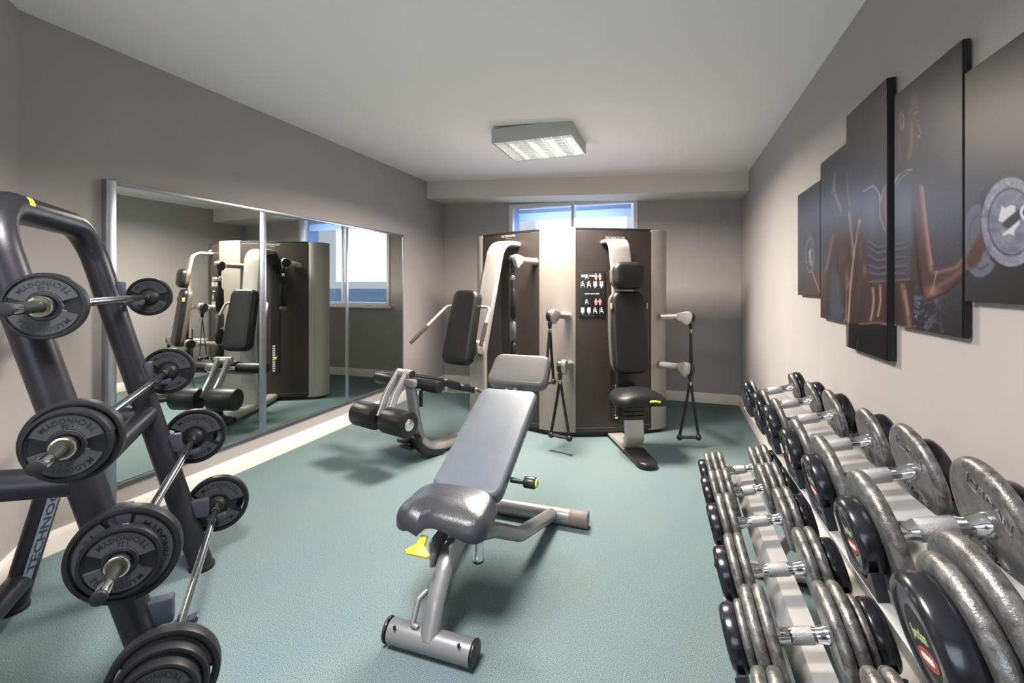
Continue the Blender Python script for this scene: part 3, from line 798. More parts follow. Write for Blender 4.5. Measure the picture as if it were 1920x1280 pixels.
# saddle-shaped seat with a rolled, grooved nose
def seatbend(x, y, z):
    q = max(0.0, (-y-.02)/.15)             # 0..1 towards the front edge
    drop = .045*q**2.0
    g = math.exp(-((x+.075)/.020)**2)*.034*min(1, q*1.2)-math.exp(-((x+.01)/.05)**2)*.010*min(1, q)      # groove in the nose
    side = .014*(abs(x)/.18)**2.5
    back = .012*max(0, y/.14)
    z2 = z-drop-g-side+back
    if z < .03: z2 += .045*q*(1-abs(x)/.2)     # hollow underside
    return x, y*(1-.05*q)-.0*q, z2
M = frame((bx-.026, 1.765, .420), (1, 0, 0), (0, -.04, 1))
mb = MB(M); mb.pad(.40, .27, .078, .085, .040, dome=.010, taper=lambda q: 1.0-.06*q, bend=seatbend, n=8); build('seat', mb, 'vinyl_seat', be)
mb = MB(); mb.prism([(1.635, .375), (1.90, .41), (1.86, .37), (1.77, .31), (1.68, .255), (1.645, .27)], -.004, .004, .001, M=frame((bx-.045, 0, 0), (0, 1, 0), (1, 0, 0))); build('seat_bracket', mb, 'silver_cool', be)
mb = MB(); mb.prism([(1.635, .375), (1.90, .41), (1.86, .37), (1.77, .31), (1.68, .255), (1.645, .27)], -.004, .004, .001, M=frame((bx+.045, 0, 0), (0, 1, 0), (1, 0, 0))); build('seat_bracket', mb, 'silver_cool', be)
mb = MB(); mb.prism([(-.055, -.02), (-.04, -.032), (.05, -.032), (.06, -.02), (.018, .012), (.014, .05), (-.014, .05), (-.018, .012)], 0, .016, .005, M=frame((bx-.080, 1.622, .350), (1, 0, 0), (0, -.62, 1))); build('seat_lever', mb, 'yellow', be, label='yellow seat lever')
mb = MB(); mb.tube(fillet([(bx-.05, 1.625, .19), (bx-.068, 1.590, .175), (bx-.072, 1.552, .10), (bx-.05, 1.556, .095)], .02), .011, 14); build('grab_handle', mb, 'silver_cool', be)
mb = MB(); mb.cyl((bx+.075, 1.845, .30), (bx+.075, 1.845, .215), .023, segs=28); pp = build('wheel_post', mb, 'chrome', be)
mb = MB(); mb.cyl((bx+.075, 1.845, .215), (bx+.075, 1.845, .206), .024, segs=28); build('post_cap', mb, 'plastic_black', be)
# ================================================================== MULTIGYM TOWER
mg = thing('multigym', (-1.02, 4.6, 0), 'large two-station multigym with bowed brown and silver tower against the back wall', 'exercise machine')
TT = 1.925
PLd, PC1, PC2, PRd = V((-1.885, 4.53)), V((-1.17, 4.20)), V((-.83, 4.20)), V((-.18, 4.555))
def bow(a, b, k, n=10):
    d = b-a; nrm = V((d.y, -d.x)).normalized(); return [a+d*(i/n)+nrm*k*math.sin(PI*i/n) for i in range(n+1)]
fl = bow(PLd, PC1, .035); fc = bow(PC1, PC2, .03); fr = bow(PC2, PRd, .035)
endr = [V((-.18, 4.555)), V((-.11, 4.605)), V((-.065, 4.66)), V((-.047, 4.73)), V((-.055, 4.77)), V((-.09, 4.81))]
endl = [V((-1.95, 4.81)), V((-1.99, 4.77)), V((-2.0, 4.68)), V((-1.985, 4.62)), V((-1.945, 4.565)), V((-1.885, 4.53))]
def inset(pts, d):
    c = V((-1.02, 4.62)); return [p+(c-p).normalized()*d for p in pts]
def vpanel(name, pts, z0, z1, d0, th, m_, par=mg, label=None):
    o = inset(pts, d0); i_ = inset(pts, d0+th); outl = [(p.x, p.y) for p in o]+[(p.x, p.y) for p in i_[::-1]]
    mb = MB(); mb.prism(outl, z0, z1, .003, 1, smooth=True); return build(name, mb, m_, par, label=label)
core = [(p.x, p.y) for p in inset(endl+fl[1:]+fc[1:]+fr[1:]+endr[1:], .05)]
mb = MB(); mb.prism(core, .03, TT-.02); build('tower_core', mb, 'plastic_black', mg)
mb = MB(); mb.prism([(p.x, p.y) for p in inset(endl+fl[1:]+fc[1:]+fr[1:]+endr[1:], .03)], 0, .045, .004); build('plinth', mb, 'plastic_black', mg)
pl_ = vpanel('front_panel', fl, .045, TT-.03, 0, .03, 'panel_brown', label='dark brown panel'); pr_ = vpanel('front_panel', fr, .045, TT-.03, 0, .03, 'panel_brown', label='dark brown panel')
vpanel('centre_panel', fc, .045, TT, -.004, .04, 'panel_silver', label='silver centre panel')
vpanel('end_panel', endr, .03, TT-.012, 0, .035, 'silver_paint', label='silver end panel'); vpanel('end_panel', endl, .03, TT-.012, 0, .035, 'silver_paint', label='silver end panel')
for f_ in (fl, fr):
    vpanel('top_trim', f_, TT-.028, TT-.005, .004, .05, 'plastic_black')
    vpanel('base_seam', f_, .085, .089, -.0015, .01, 'silver_paint')
bk = [V((-1.95, 5.16)), V((-.09, 5.16))]
mb = MB(); mb.box((-1.02, 4.795, TT/2), (1.80, .025, TT-.07), .004); build('rear_panel', mb, 'silver_paint', mg)
mb = MB(); mb.prism([(p.x, p.y) for p in inset(endl+fl[1:]+fc[1:]+fr[1:]+endr[1:], .02)], TT-.03, TT-.008); build('top_cover', mb, 'panel_brown', mg)
def facept(u, poly):
    k = (u-960)/F; d = V((CT*k-ST, ST*k+CT))
    for a, b in zip(poly[:-1], poly[1:]):
        e = b-a; det = d.x*(-e.y)+d.y*e.x
        if abs(det) < 1e-9: continue
        t = (a.x*(-e.y)+a.y*e.x)/det; s_ = (d.x*a.y-d.y*a.x)/det
        if -.001 <= s_ <= 1.001 and t > 0:
            n_ = V((e.y, -e.x, 0)).normalized(); p = d*t; return V((p.x, p.y, 0)), V((e.x, e.y, 0)).normalized(), n_, t
    raise Exception('no face')
def fh(v, z): return CAMH-(v-533)*z/F
# placard
p, tx, nn, z = facept(1110, fr); 
za, zb_ = fh(508, z), fh(593, z); wpl = .245
M = frame(V((p.x, p.y, (za+zb_)/2))+nn*.004, tx, nn)
mb = MB(M); hpl = za-zb_; mb.prism(rrect(wpl, hpl, .02), -.006, .002, .0015); pc_ = build('placard', mb, 'plastic_black', mg, label='black exercise chart')
mb = MB(M)
mb.box((-.085, hpl/2-.045, .0025), (.03, .02, .001)); mb.box((-.055, hpl/2-.045, .0025), (.025, .024, .001))
mb.text('PRESS', .022, .0005, T(.0, hpl/2-.045, .0025)); mb.text('CHEST / BACK PRESS', .015, .0005, T(0, .0, .0025))
def figure(mb, x, y, s_, kind):
    if kind == 0:
        mb.lathe([(0, 0), (s_*.1, 0), (s_*.1, .0006), (0, .0006)], 14, frame((x, y+s_*.40, .0022), (0, 0, 1), (1, 0, 0)))
        for (a, b, w_) in (((0, .28), (-.05, -.05), .10), ((-.05, -.05), (.22, -.08), .08), ((.22, -.08), (.26, -.42), .07), ((.0, .2), (.26, .12), .05), ((-.24, .35), (-.24, -.45), .05), ((-.24, -.12), (.1, -.15), .05)):
            a_ = V((x+a[0]*s_, y+a[1]*s_, .0026)); b_ = V((x+b[0]*s_, y+b[1]*s_, .0026)); d_ = b_-a_
            mb.box((d_.length/2, 0, 0), (d_.length, w_*s_, .0008), M=frame(a_, d_, (0, 0, 1)))
    elif kind == 1:
        mb.lathe([(0, 0), (s_*.11, 0), (s_*.11, .0006), (0, .0006)], 14, frame((x, y+s_*.42, .0022), (0, 0, 1), (1, 0, 0)))
        mb.prism([(x-.2*s_, y+.28*s_), (x+.2*s_, y+.28*s_), (x+.26*s_, y-.05*s_), (x+.17*s_, y-.05*s_), (x+.13*s_, y-.5*s_), (x+.03*s_, y-.5*s_), (x, y-.1*s_), (x-.03*s_, y-.5*s_), (x-.13*s_, y-.5*s_), (x-.17*s_, y-.05*s_), (x-.26*s_, y-.05*s_)], .0022, .0030)
    else:
        mb.box((x, y+.08*s_, .0026), (s_*.5, s_*.75, .0008)); mb.lathe([(0, 0), (s_*.09, 0), (s_*.09, .0006), (0, .0006)], 12, frame((x, y-s_*.45, .0022), (0, 0, 1), (1, 0, 0)))
for (yy, kinds) in ((.085, (0, 0, 2, 2)), (-.155, (2, 2, 0, 0))):
    for q, kk in enumerate(kinds): figure(mb, -.088+q*.058, yy, .062, kk)
figure(mb, -.05, .155, .05, 0); figure(mb, -.05, -.075, .05, 0)
build('chart_print', mb, 'ink_white', pc_)
mb = MB(M)
for yy in (.155, -.075):
    for xx in (.035, .072): figure(mb, xx, yy, .062, 1)
build('muscle_figures', mb, 'chart_pink', pc_)
mb = MB(M); mb.box((.01, -hpl/2+.004, .003), (wpl-.03, .003, .002)); build('chart_edge', mb, 'chrome', pc_)
# logos
for (u, poly) in ((953, fl), (1153, fr)):
    p, tx, nn, z = facept(u, poly); M = frame(V((p.x, p.y, fh(443 if u < 1000 else 446, z)))+nn*.003, tx, nn)
    mb = MB(M); mb.text('TECHNOGYM', .030, .001); mb.box((0, -.022, 0), (.06, .004, .001)); build('logo', mb, 'silver_paint', mg)
# weight stack slots
def slot(u, poly, v0, v1, w_, name, pin_v):
    p, tx, nn, z = facept(u, poly); z1, z0 = fh(v0, z), fh(v1, z)
    M = frame(V((p.x, p.y, (z0+z1)/2))+nn*.004, tx, nn); H_s = z1-z0
    mb = MB(M); mb.prism(rrect(w_, H_s, w_*.45), -.004, .001); so = build('stack_slot', mb, 'slot_black', mg)
    mb = MB(M); n = 12
    for i in range(n):
        yy = -H_s/2+.035+i*.027
        mb.box((w_*.16, yy, .0018), (w_*.30, .016, .001))
    build('stack_number', mb, 'ink_white', so)
    mb = MB(M)
    for i in range(n): mb.cyl((-w_*.22, -H_s/2+.035+i*.027, .001), (-w_*.22, -H_s/2+.035+i*.027, .004), .004, segs=12)
    build('pin_hole', mb, 'silver_cool', so)
    hp = fh(pin_v, z)-(z0+z1)/2
    mb = MB(M); mb.cyl((-w_*.05, hp, .001), (-w_*.05, hp, .03), .019, segs=24, bev=.005); build('selector_pin', mb, 'lime', so, label='yellow selector pin')
slot(1153, fr, 480, 790, .085, 'r', 755)
slot(948, fl, 487, 735, .10, 'l', 700)
# ---------------------------------------------------------------- right station (chest press seat)
OR = V((-.335, 4.06, 0)); nR = V((.43, -.903, 0)).normalized(); pR = V((-nR.y, nR.x, 0))
MR = frame(OR, pR, (0, 0, 1))       # local -y points out from the tower
# check direction
def yl(M): return (M.to_3x3() @ V((0, 1, 0)))
mb = MB(MR)
mb.sweep(fillet([(-.06, .36, 1.785), (-.055, .13, 1.79), (-.045, .085, 1.55), (0, .10, .75)], [.10, .3]), rrect(.195, .035, .015), up=(0, 0, 1)); build('boom', mb, 'silver_paint', mg)
M = MR @ T(0, .03, .99) @ RX(math.radians(82))
tp = lambda q: 1.0-.09*max(q, 0)-.06*max(-q, 0)**2
mb = MB(M @ T(0, 0, -.03)); mb.pad(.315, .70, .085, .075, .035, dome=.006, taper=tp); bp_ = build('back_pad', mb, 'vinyl_black', mg)
mb = MB(M @ T(0, 0, -.045)); mb.pad(.345, .70, .05, .085, .015, taper=tp); build('pad_shell', mb, 'vinyl_trim', mg)
M = MR @ T(.0, .045, 1.475) @ RX(math.radians(84))
mb = MB(M @ T(0, 0, -.03)); mb.pad(.275, .235, .09, .075, .045, dome=.006); build('head_pad', mb, 'vinyl_black', mg)
mb = MB(M @ T(-.006, 0, -.045)); mb.pad(.290, .235, .05, .085, .015); build('pad_shell', mb, 'vinyl_trim', mg)
mb = MB(MR); mb.box((0, .10, .55), (.17, .06, .60), .012); build('pad_post', mb, 'plastic_black', mg)
for s_ in (-1, 1):
    mb = MB(MR); mb.box((s_*.157, .015, 1.215), (.007, .03, .05), .003); build('strap_tab', mb, 'tab_yellow', mg)
# seat
def sb(x, y, z):
    q = abs(x)/.22; dr = .055*q**2; f_ = max(0, (-y-.05)/.14); return x*(1-.0*f_), y, z-dr-.03*f_*f_+(.02*q*(1 if z < .03 else 0))
M = MR @ T(.01, -.13, .455)
mb = MB(M); mb.pad(.44, .34, .085, .12, .035, dome=.012, bend=sb, n=8); build('seat', mb, 'vinyl_black', mg)
mb = MB(MR); mb.tube(fillet([(.05, -.29, .472), (.085, -.325, .483), (.13, -.31, .472)], .02), .009, 12); build('seat_lever', mb, 'lime', mg, label='lime green seat lever')
mb = MB(MR)
for i in range(5): mb.box((0, -.055, .295+i*.036), (.178+.004*i, .11, .034), .006)
build('seat_column', mb, 'plastic_black', mg)
mb = MB(MR); mb.sweep(fillet([(0, .20, .030), (0, -.02, .034), (0, -.105, .10), (0, -.085, .275)], [.12, .12]), rrect(.165, .045, .018), up=(0, 0, 1)); build('seat_stem', mb, 'silver_paint', mg)
mb = MB(MR); ol = [(-.075, .36), (.06, .36), (.075, -.12), (-.09, -.12)]; mb.prism([(-.085, .36), (.055, .36), (.085, -.10), (-.085, -.10)], .012, .034, .006, M=T(0, 0, 0)); build('base_plate', mb, 'silver_paint', mg)
mb = MB(MR); mb.prism([(-.092, .36), (.062, .36), (.092, -.10), (-.092, -.10)], 0, .013); build('base_pad', mb, 'plastic_black', mg)
bo = [(-.09, -.10), (-.095, -.36)]+[(-.015+.08*math.cos(a), -.39+.08*math.sin(a)) for a in [PI+PI*k/10 for k in range(11)]]+[(.085, -.10)]
mb = MB(MR); mb.prism(bo, .0, .052, .02, 4); build('base_boot', mb, 'plastic_black', mg)
# ---------------------------------------------------------------- left station (leg extension)
OL = V((-1.80, 3.69, 0)); mL = V((-.27, -.963, 0)).normalized(); qL = V((.963, -.27, 0)).normalized()
ML = frame(OL, qL, (0, 0, 1))       # local +y towards the tower
mb = MB(ML)
mb.sweep(fillet([(.155, .72, 1.785), (.15, .42, 1.79), (.09, .22, .80), (.075, .24, .05)], [.16, .25]), rrect(.19, .05, .02), up=(0, 0, 1)); build('boom', mb, 'silver_paint', mg)
tilt = math.atan2(.16, .62)
M = ML @ T(.05, .06, 1.02) @ RX(PI/2-tilt)
mb = MB(M @ T(0, 0, -.03)); mb.pad(.30, .66, .10, .075, .035, dome=.006, taper=lambda q: .97-.06*q); build('back_pad', mb, 'vinyl_black', mg)
mb = MB(ML)
mb.tube(fillet([(.05, .16, 1.20), (-.20, .12, 1.20), (-.27, -.06, 1.03)], .06), .014, 16); mb.tube([(-.27, -.06, 1.03), (-.285, -.085, 1.005)], .014, 16)
build('grab_handle', mb, 'silver_paint', mg)
mb = MB(ML); mb.cyl((-.272, -.065, 1.025), (-.345, -.20, .88), .0165, segs=18); build('handle_grip', mb, 'grip_brown', mg)
mb = MB(ML); mb.tube(fillet([(.05, .16, 1.20), (.285, .14, 1.20), (.30, .06, 1.07)], .05), .014, 16); build('grab_handle', mb, 'silver_paint', mg)
mb = MB(ML); mb.cyl((.30, .06, 1.07), (.29, 0, .88), .0165, segs=18); build('handle_grip', mb, 'grip_brown', mg)
mb = MB(ML); mb.box((.10, .17, .83), (.15, .13, .13), .012); mb.box((-.0, .11, .84), (.12, .06, .06), .01); build('adjuster_block', mb, 'silver_paint', mg)
for (a, b_) in ((-.02, .10), (.03, .10), (.185, .12)):
    mb = MB(ML); mb.sphere((a, b_, .785), .018); build('adjuster_knob', mb, 'plastic_black', mg)
mb = MB(ML); mb.sphere((.19, .16, .92), .016); build('adjuster_knob', mb, 'lime', mg)
# seat and rail, front end raised
sl_ = math.atan2(.16, .46)
M = ML @ T(.02, -.16, .535) @ RX(-sl_)
mb = MB(M); mb.pad(.40, .21, .055, .04, .02, M=T(0, -.115, .0)); mb.pad(.38, .21, .05, .04, .02, M=T(0.0, .115, -.004)); build('seat', mb, 'vinyl_black', mg)
mb = MB(ML); mb.sweep([(.02, -.46, .585), (.02, -.1, .50), (.07, .22, .43)], rrect(.06, .05, .012)); build('seat_rail', mb, 'silver_paint', mg)
mb = MB(ML); mb.cyl((.22, .02, .505), (.36, .0, .490), .015); build('side_handle', mb, 'silver_paint', mg)
mb = MB(ML); mb.cyl((.25, .016, .502), (.34, .003, .492), .0165); build('handle_grip', mb, 'grip_brown', mg)
for (a, b_) in ((-.52, -.22), (-.06, .22)):
    mb = MB(ML); mb.cyl((a, -.42, .60), (b_, -.42, .60), .050, segs=36, bev=.012); build('thigh_roller', mb, 'vinyl_black', mg)
mb = MB(ML); mb.cyl((-.30, -.42, .60), (-.0, -.42, .60), .016); build('roller_axle', mb, 'chrome', mg)
mb = MB(ML); mb.cyl((-.20, -.47, .68), (-.04, -.47, .68), .034, segs=28, bev=.004); build('pivot_hub', mb, 'silver_paint', mg)
mb = MB(ML); mb.cyl((-.04, -.47, .68), (-.025, -.47, .68), .030, segs=28); build('hub_cap', mb, 'plastic_black', mg)
for xx in (-.175, -.075):
    mb = MB(ML); mb.sweep(fillet([(xx, -.475, .69), (xx-.01, -.60, .53), (xx+.01, -.695, .375)], .12), rrect(.036, .062, .010)); build('leg_lever', mb, 'silver_cool', mg)
for (a, b_) in ((-.41, -.165), (-.065, .18)):
    mb = MB(ML); mb.cyl((a, -.70, .37), (b_, -.70, .37), .097, segs=44, bev=.012); ro_ = build('foam_roller', mb, 'vinyl_black', mg)
mb = MB(ML); mb.cyl((-.15, -.70, .37), (-.06, -.70, .37), .018); build('roller_axle', mb, 'plastic_black', mg)
mb = MB(ML); mb.cyl((.178, -.70, .37), (.184, -.70, .37), .044, segs=32, bev=.002); build('roller_disc', mb, 'chrome', mg)
# front leg, boot and curved base tube
mb = MB(ML); mb.sweep(fillet([(-.05, -.47, .60), (-.03, -.46, .40), (.0, -.42, .14)], .2), rrect(.10, .05, .018), up=(0, -1, 0)); build('front_leg', mb, 'silver_cool', mg)
mb = MB(ML); mb.box((-.02, -.50, .62), (.11, .05, .06), .012); build('leg_head', mb, 'silver_cool', mg)
mb = MB(ML); mb.box((.02, -.425, .52), (.03, .02, .20), .006, M=Matrix.Identity(4)); build('range_plate', mb, 'plastic_black', mg)
mb = MB(ML); mb.sphere((.045, -.445, .58), .020); build('range_knob', mb, 'lime', mg)
mb = MB(ML); mb.sweep(fillet([(0, -.44, .17), (.01, -.30, .055), (.05, .35, .05), (.10, .72, .05)], [.14, .3]), rrect(.13, .07, .03)); build('base_tube', mb, 'silver_paint', mg)
mb = MB(ML); mb.sweep(fillet([(-.01, -.47, .20), (0, -.44, .08), (.01, -.22, .028)], .14), rrect(.17, .056, .025)); build('base_boot', mb, 'plastic_black', mg)
mb = MB(ML); mb.box((-.12, -.47, .135), (.12, .07, .03), .012); mb.box((-.10, -.44, .09), (.14, .09, .03), .012); build('toe_rest', mb, 'plastic_black', mg)
# ---------------------------------------------------------------- pulley arms
def pulley_arm(a, b, rr=.030, flip=1):
    a = V(a); b = V(b); d = (b-a).normalized(); ao = None
    mb = MB(); mb.cyl(a, b-d*.03, rr, segs=28); mb.cyl(a, a+d*.012, rr*1.12, segs=28)
    ao = build('pulley_arm', mb, 'silver_paint', mg)
    mb = MB(); mb.cyl(b-d*.075, b-d*.072, rr*1.03, segs=28); build('arm_seam', mb, 'plastic_black', ao)
    up_ = V((0, 0, 1)); sd_ = d.cross(up_).normalized()*flip
    M = frame(b, d, sd_)          # local y = sd x d = up-ish
    yv = (M.to_3x3() @ V((0, 1, 0))).z; s_ = 1 if yv > 0 else -1
    ol = [(-.05, s_*.032), (.03, s_*.045), (.06, s_*.045), (.085, s_*.03), (.09, 0), (.075, -s_*.045), (.05, -s_*.075), (.025, -s_*.08), (.0, -s_*.055), (-.05, -s_*.028)]
    mb = MB(M); mb.prism(ol, -.034, .006, .008, 3); build('pulley_head', mb, 'silver_paint', ao)
    mb = MB(M); mb.lathe([(0, 0), (.050, 0), (.052, .006), (.052, .022), (.050, .028), (0, .028)], 32, frame((.048, -s_*.010, .006), (0, 0, 1), (1, 0, 0))); build('pulley_wheel', mb, 'plastic_black', ao)
    ex_ = M @ V((.058, -s_*.085, .012))
    mb = MB(); mb.cyl(ex_+V((0, 0, .02)), ex_-V((0, 0, .035)), .019, .016, segs=20, bev=.004); build('cable_stop', mb, 'plastic_black', ao)
    return ex_-V((0, 0, .038))
def cable_handle(top, c, ax, label, hl=.125, ball=.026, group='cable handles of the multigym'):
    top = V(top); c = V(c); ax = V(ax).normalized()
    t = thing('cable_handle', c, label, 'handle', group)
    mb = MB(); mb.cyl(c-ax*hl/2, c+ax*hl/2, .0135, segs=20); build('grip', mb, 'grip_dark', t)
    for s_ in (-1, 1):
        e = c+ax*s_*hl/2
        mb = MB(); mb.sphere(e, ball); build('end_knob', mb, 'plastic_black', t)
        mb = MB(); 
        q = e+V((0, 0, ball*.6)); tp_ = top-V((0, 0, .012))
        side = (q-tp_).normalized().cross(V((CT, ST, 0))).normalized()
        mb.sweep([tp_+ax*s_*.004, tp_*.6+q*.4+ax*s_*.0, q], [(-.012, -.0012), (.012, -.0012), (.012, .0012), (-.012, .0012)], up=side, smooth=False); build('strap', mb, 'strap_black', t)
    mb = MB(); mb.cyl(top, top-V((0, 0, .03)), .010, segs=16); build('clip', mb, 'chrome', t)
    return t
def fp(u, poly, v):
    p, tx, nn, z = facept(u, poly); return V((p.x, p.y, fh(v, z)))
e1 = pulley_arm(fp(1066, fc, 592), P(1040, 590, 4.02))
e2 = pulley_arm(fp(1070, fc, 682), P(1056, 684, 3.92))
e3 = pulley_arm(fp(1004, fl, 490), P(970, 487, 4.08))
e5 = pulley_arm(V((-.085, 4.60, fh(594, 4.40))), P(1281, 593, 4.26), flip=FLIP)
e6 = pulley_arm(V((-.085, 4.60, fh(683, 4.40))), P(1283, 688, 4.05), flip=FLIP)
e4 = pulley_arm(V((-1.80, 4.52, 1.62)), P(918, 486, 4.70))
cable_handle(e1, P(1030, 717, 3.98), V((.35, .94, 0)), 'strap handle hanging highest at the silver centre panel of the multigym, seen end-on')
cable_handle(e2, V((e2.x, e2.y, .135)), V((.93, -.25, 0)), 'strap handle hanging low in front of the silver centre panel', hl=.17)
cable_handle(e5, V((e5.x, e5.y, .60)), V((.15, 1, 0)), 'strap handle hanging from the higher arm at the right end of the multigym')
cable_handle(e6, V((e6.x-.01, e6.y, .085)), V((.95, .3, 0)), 'strap handle hanging just above the carpet at the right end of the multigym', hl=.16)
# padded cuffs hanging by the left panel
for (e, L_, lab) in ((e3, .88, 'long black padded strap with silver loops hanging beside the left boom of the multigym'), (e4, .42, 'black padded cuff half hidden behind the left boom')):
    e = e-V((0, 0, .008)); t = thing('padded_strap', e, lab, 'strap', 'padded straps on the multigym')
    mb = MB(); mb.sphere((0, 0, 0), (.022, .022, .026), M=Matrix.Translation(e-V((0, 0, .028)))); build('carabiner', mb, 'chrome', t)
    mb = MB(); mb.tube([e-V((0, 0, .05)), e-V((0, 0, .09)), e-V((0, 0, .12))], .018, 12); build('loop', mb, 'strap_black', t)
    z_ = .12; k = 0
    while z_ < L_:
        hh = .27 if k == 0 else .17
        hh = min(hh, L_-z_+.02)
        mb = MB(); pts = [e-V((0, 0, z_+hh*q)) for q in (0, .12, .5, .88, 1)]
        mb.tube(pts, .042, 16, ry=.024, scale=[.5, .95, 1, .95, .5]); build('pad', mb, 'vinyl_black' if k != 1 else 'vinyl_warm', t)
        z_ += hh+.01; k += 1
# ================================================================== CANVAS PRINTS
def sstep(a, b, x):
    t = np.clip((x-a)/(b-a+1e-9), 0, 1); return t*t*(3-2*t)
def poly_sd(U, Vv, pts):
    n = len(pts); d = np.full(U.shape, 1e9); inside = np.zeros(U.shape, bool)
    for i in range(n):
        x0, y0 = pts[i]; x1, y1 = pts[(i+1) % n]
        ex_, ey_ = x1-x0, y1-y0; t = np.clip(((U-x0)*ex_+(Vv-y0)*ey_)/(ex_*ex_+ey_*ey_+1e-9), 0, 1)
        d = np.minimum(d, np.hypot(U-x0-t*ex_, Vv-y0-t*ey_))
        c = ((y0 > Vv) != (y1 > Vv)) & (U < (x1-x0)*(Vv-y0)/((y1-y0) if abs(y1-y0) > 1e-9 else 1e-9)+x0); inside ^= c
    return np.where(inside, -d, d)
def noise2(U, Vv, s, seed=0):
    rng = np.random.RandomState(seed); G = rng.rand(64, 64)
    x = U/s; y = Vv/s; xi = np.floor(x).astype(int); yi = np.floor(y).astype(int); fx = x-xi; fy = y-yi
    fx = fx*fx*(3-2*fx); fy = fy*fy*(3-2*fy); g = lambda a, b: G[a % 64, b % 64]
    return (g(xi, yi)*(1-fx)+g(xi+1, yi)*fx)*(1-fy)+(g(xi, yi+1)*(1-fx)+g(xi+1, yi+1)*fx)*fy
class Paint:
    def __init__(s, U, Vv): s.U, s.V = U, Vv; s.C = np.zeros(U.shape+(3,)); s.C[:] = (34, 33, 36)
    def mix(s, m, col, a=1.0):
        m = (m*a)[..., None]; s.C = s.C*(1-m)+np.array(col, float)*m
    def poly(s, pts, col, soft=3, a=1.0): s.mix(1-sstep(-soft, soft, poly_sd(s.U, s.V, pts)), col, a)
    def ell(s, c, r, col, soft=.1, a=1.0, r0=0.0):
        q = np.hypot((s.U-c[0])/r[0], (s.V-c[1])/r[1]); m = 1-sstep(1-soft, 1+soft, q)
        if r0: m = m*sstep(r0-soft, r0+soft, q)
        s.mix(m, col, a)
    def blob(s, c, r, col, a=1.0): s.mix(np.exp(-(((s.U-c[0])/r[0])**2+((s.V-c[1])/r[1])**2)), col, a)
    def line(s, pts, w, col, a=1.0):
        d = np.full(s.U.shape, 1e9)
        for (x0, y0), (x1, y1) in zip(pts[:-1], pts[1:]):
            ex_, ey_ = x1-x0, y1-y0; t = np.clip(((s.U-x0)*ex_+(s.V-y0)*ey_)/(ex_*ex_+ey_*ey_+1e-9), 0, 1); d = np.minimum(d, np.hypot(s.U-x0-t*ex_, s.V-y0-t*ey_))
        s.mix(np.exp(-(d/w)**2), col, a)
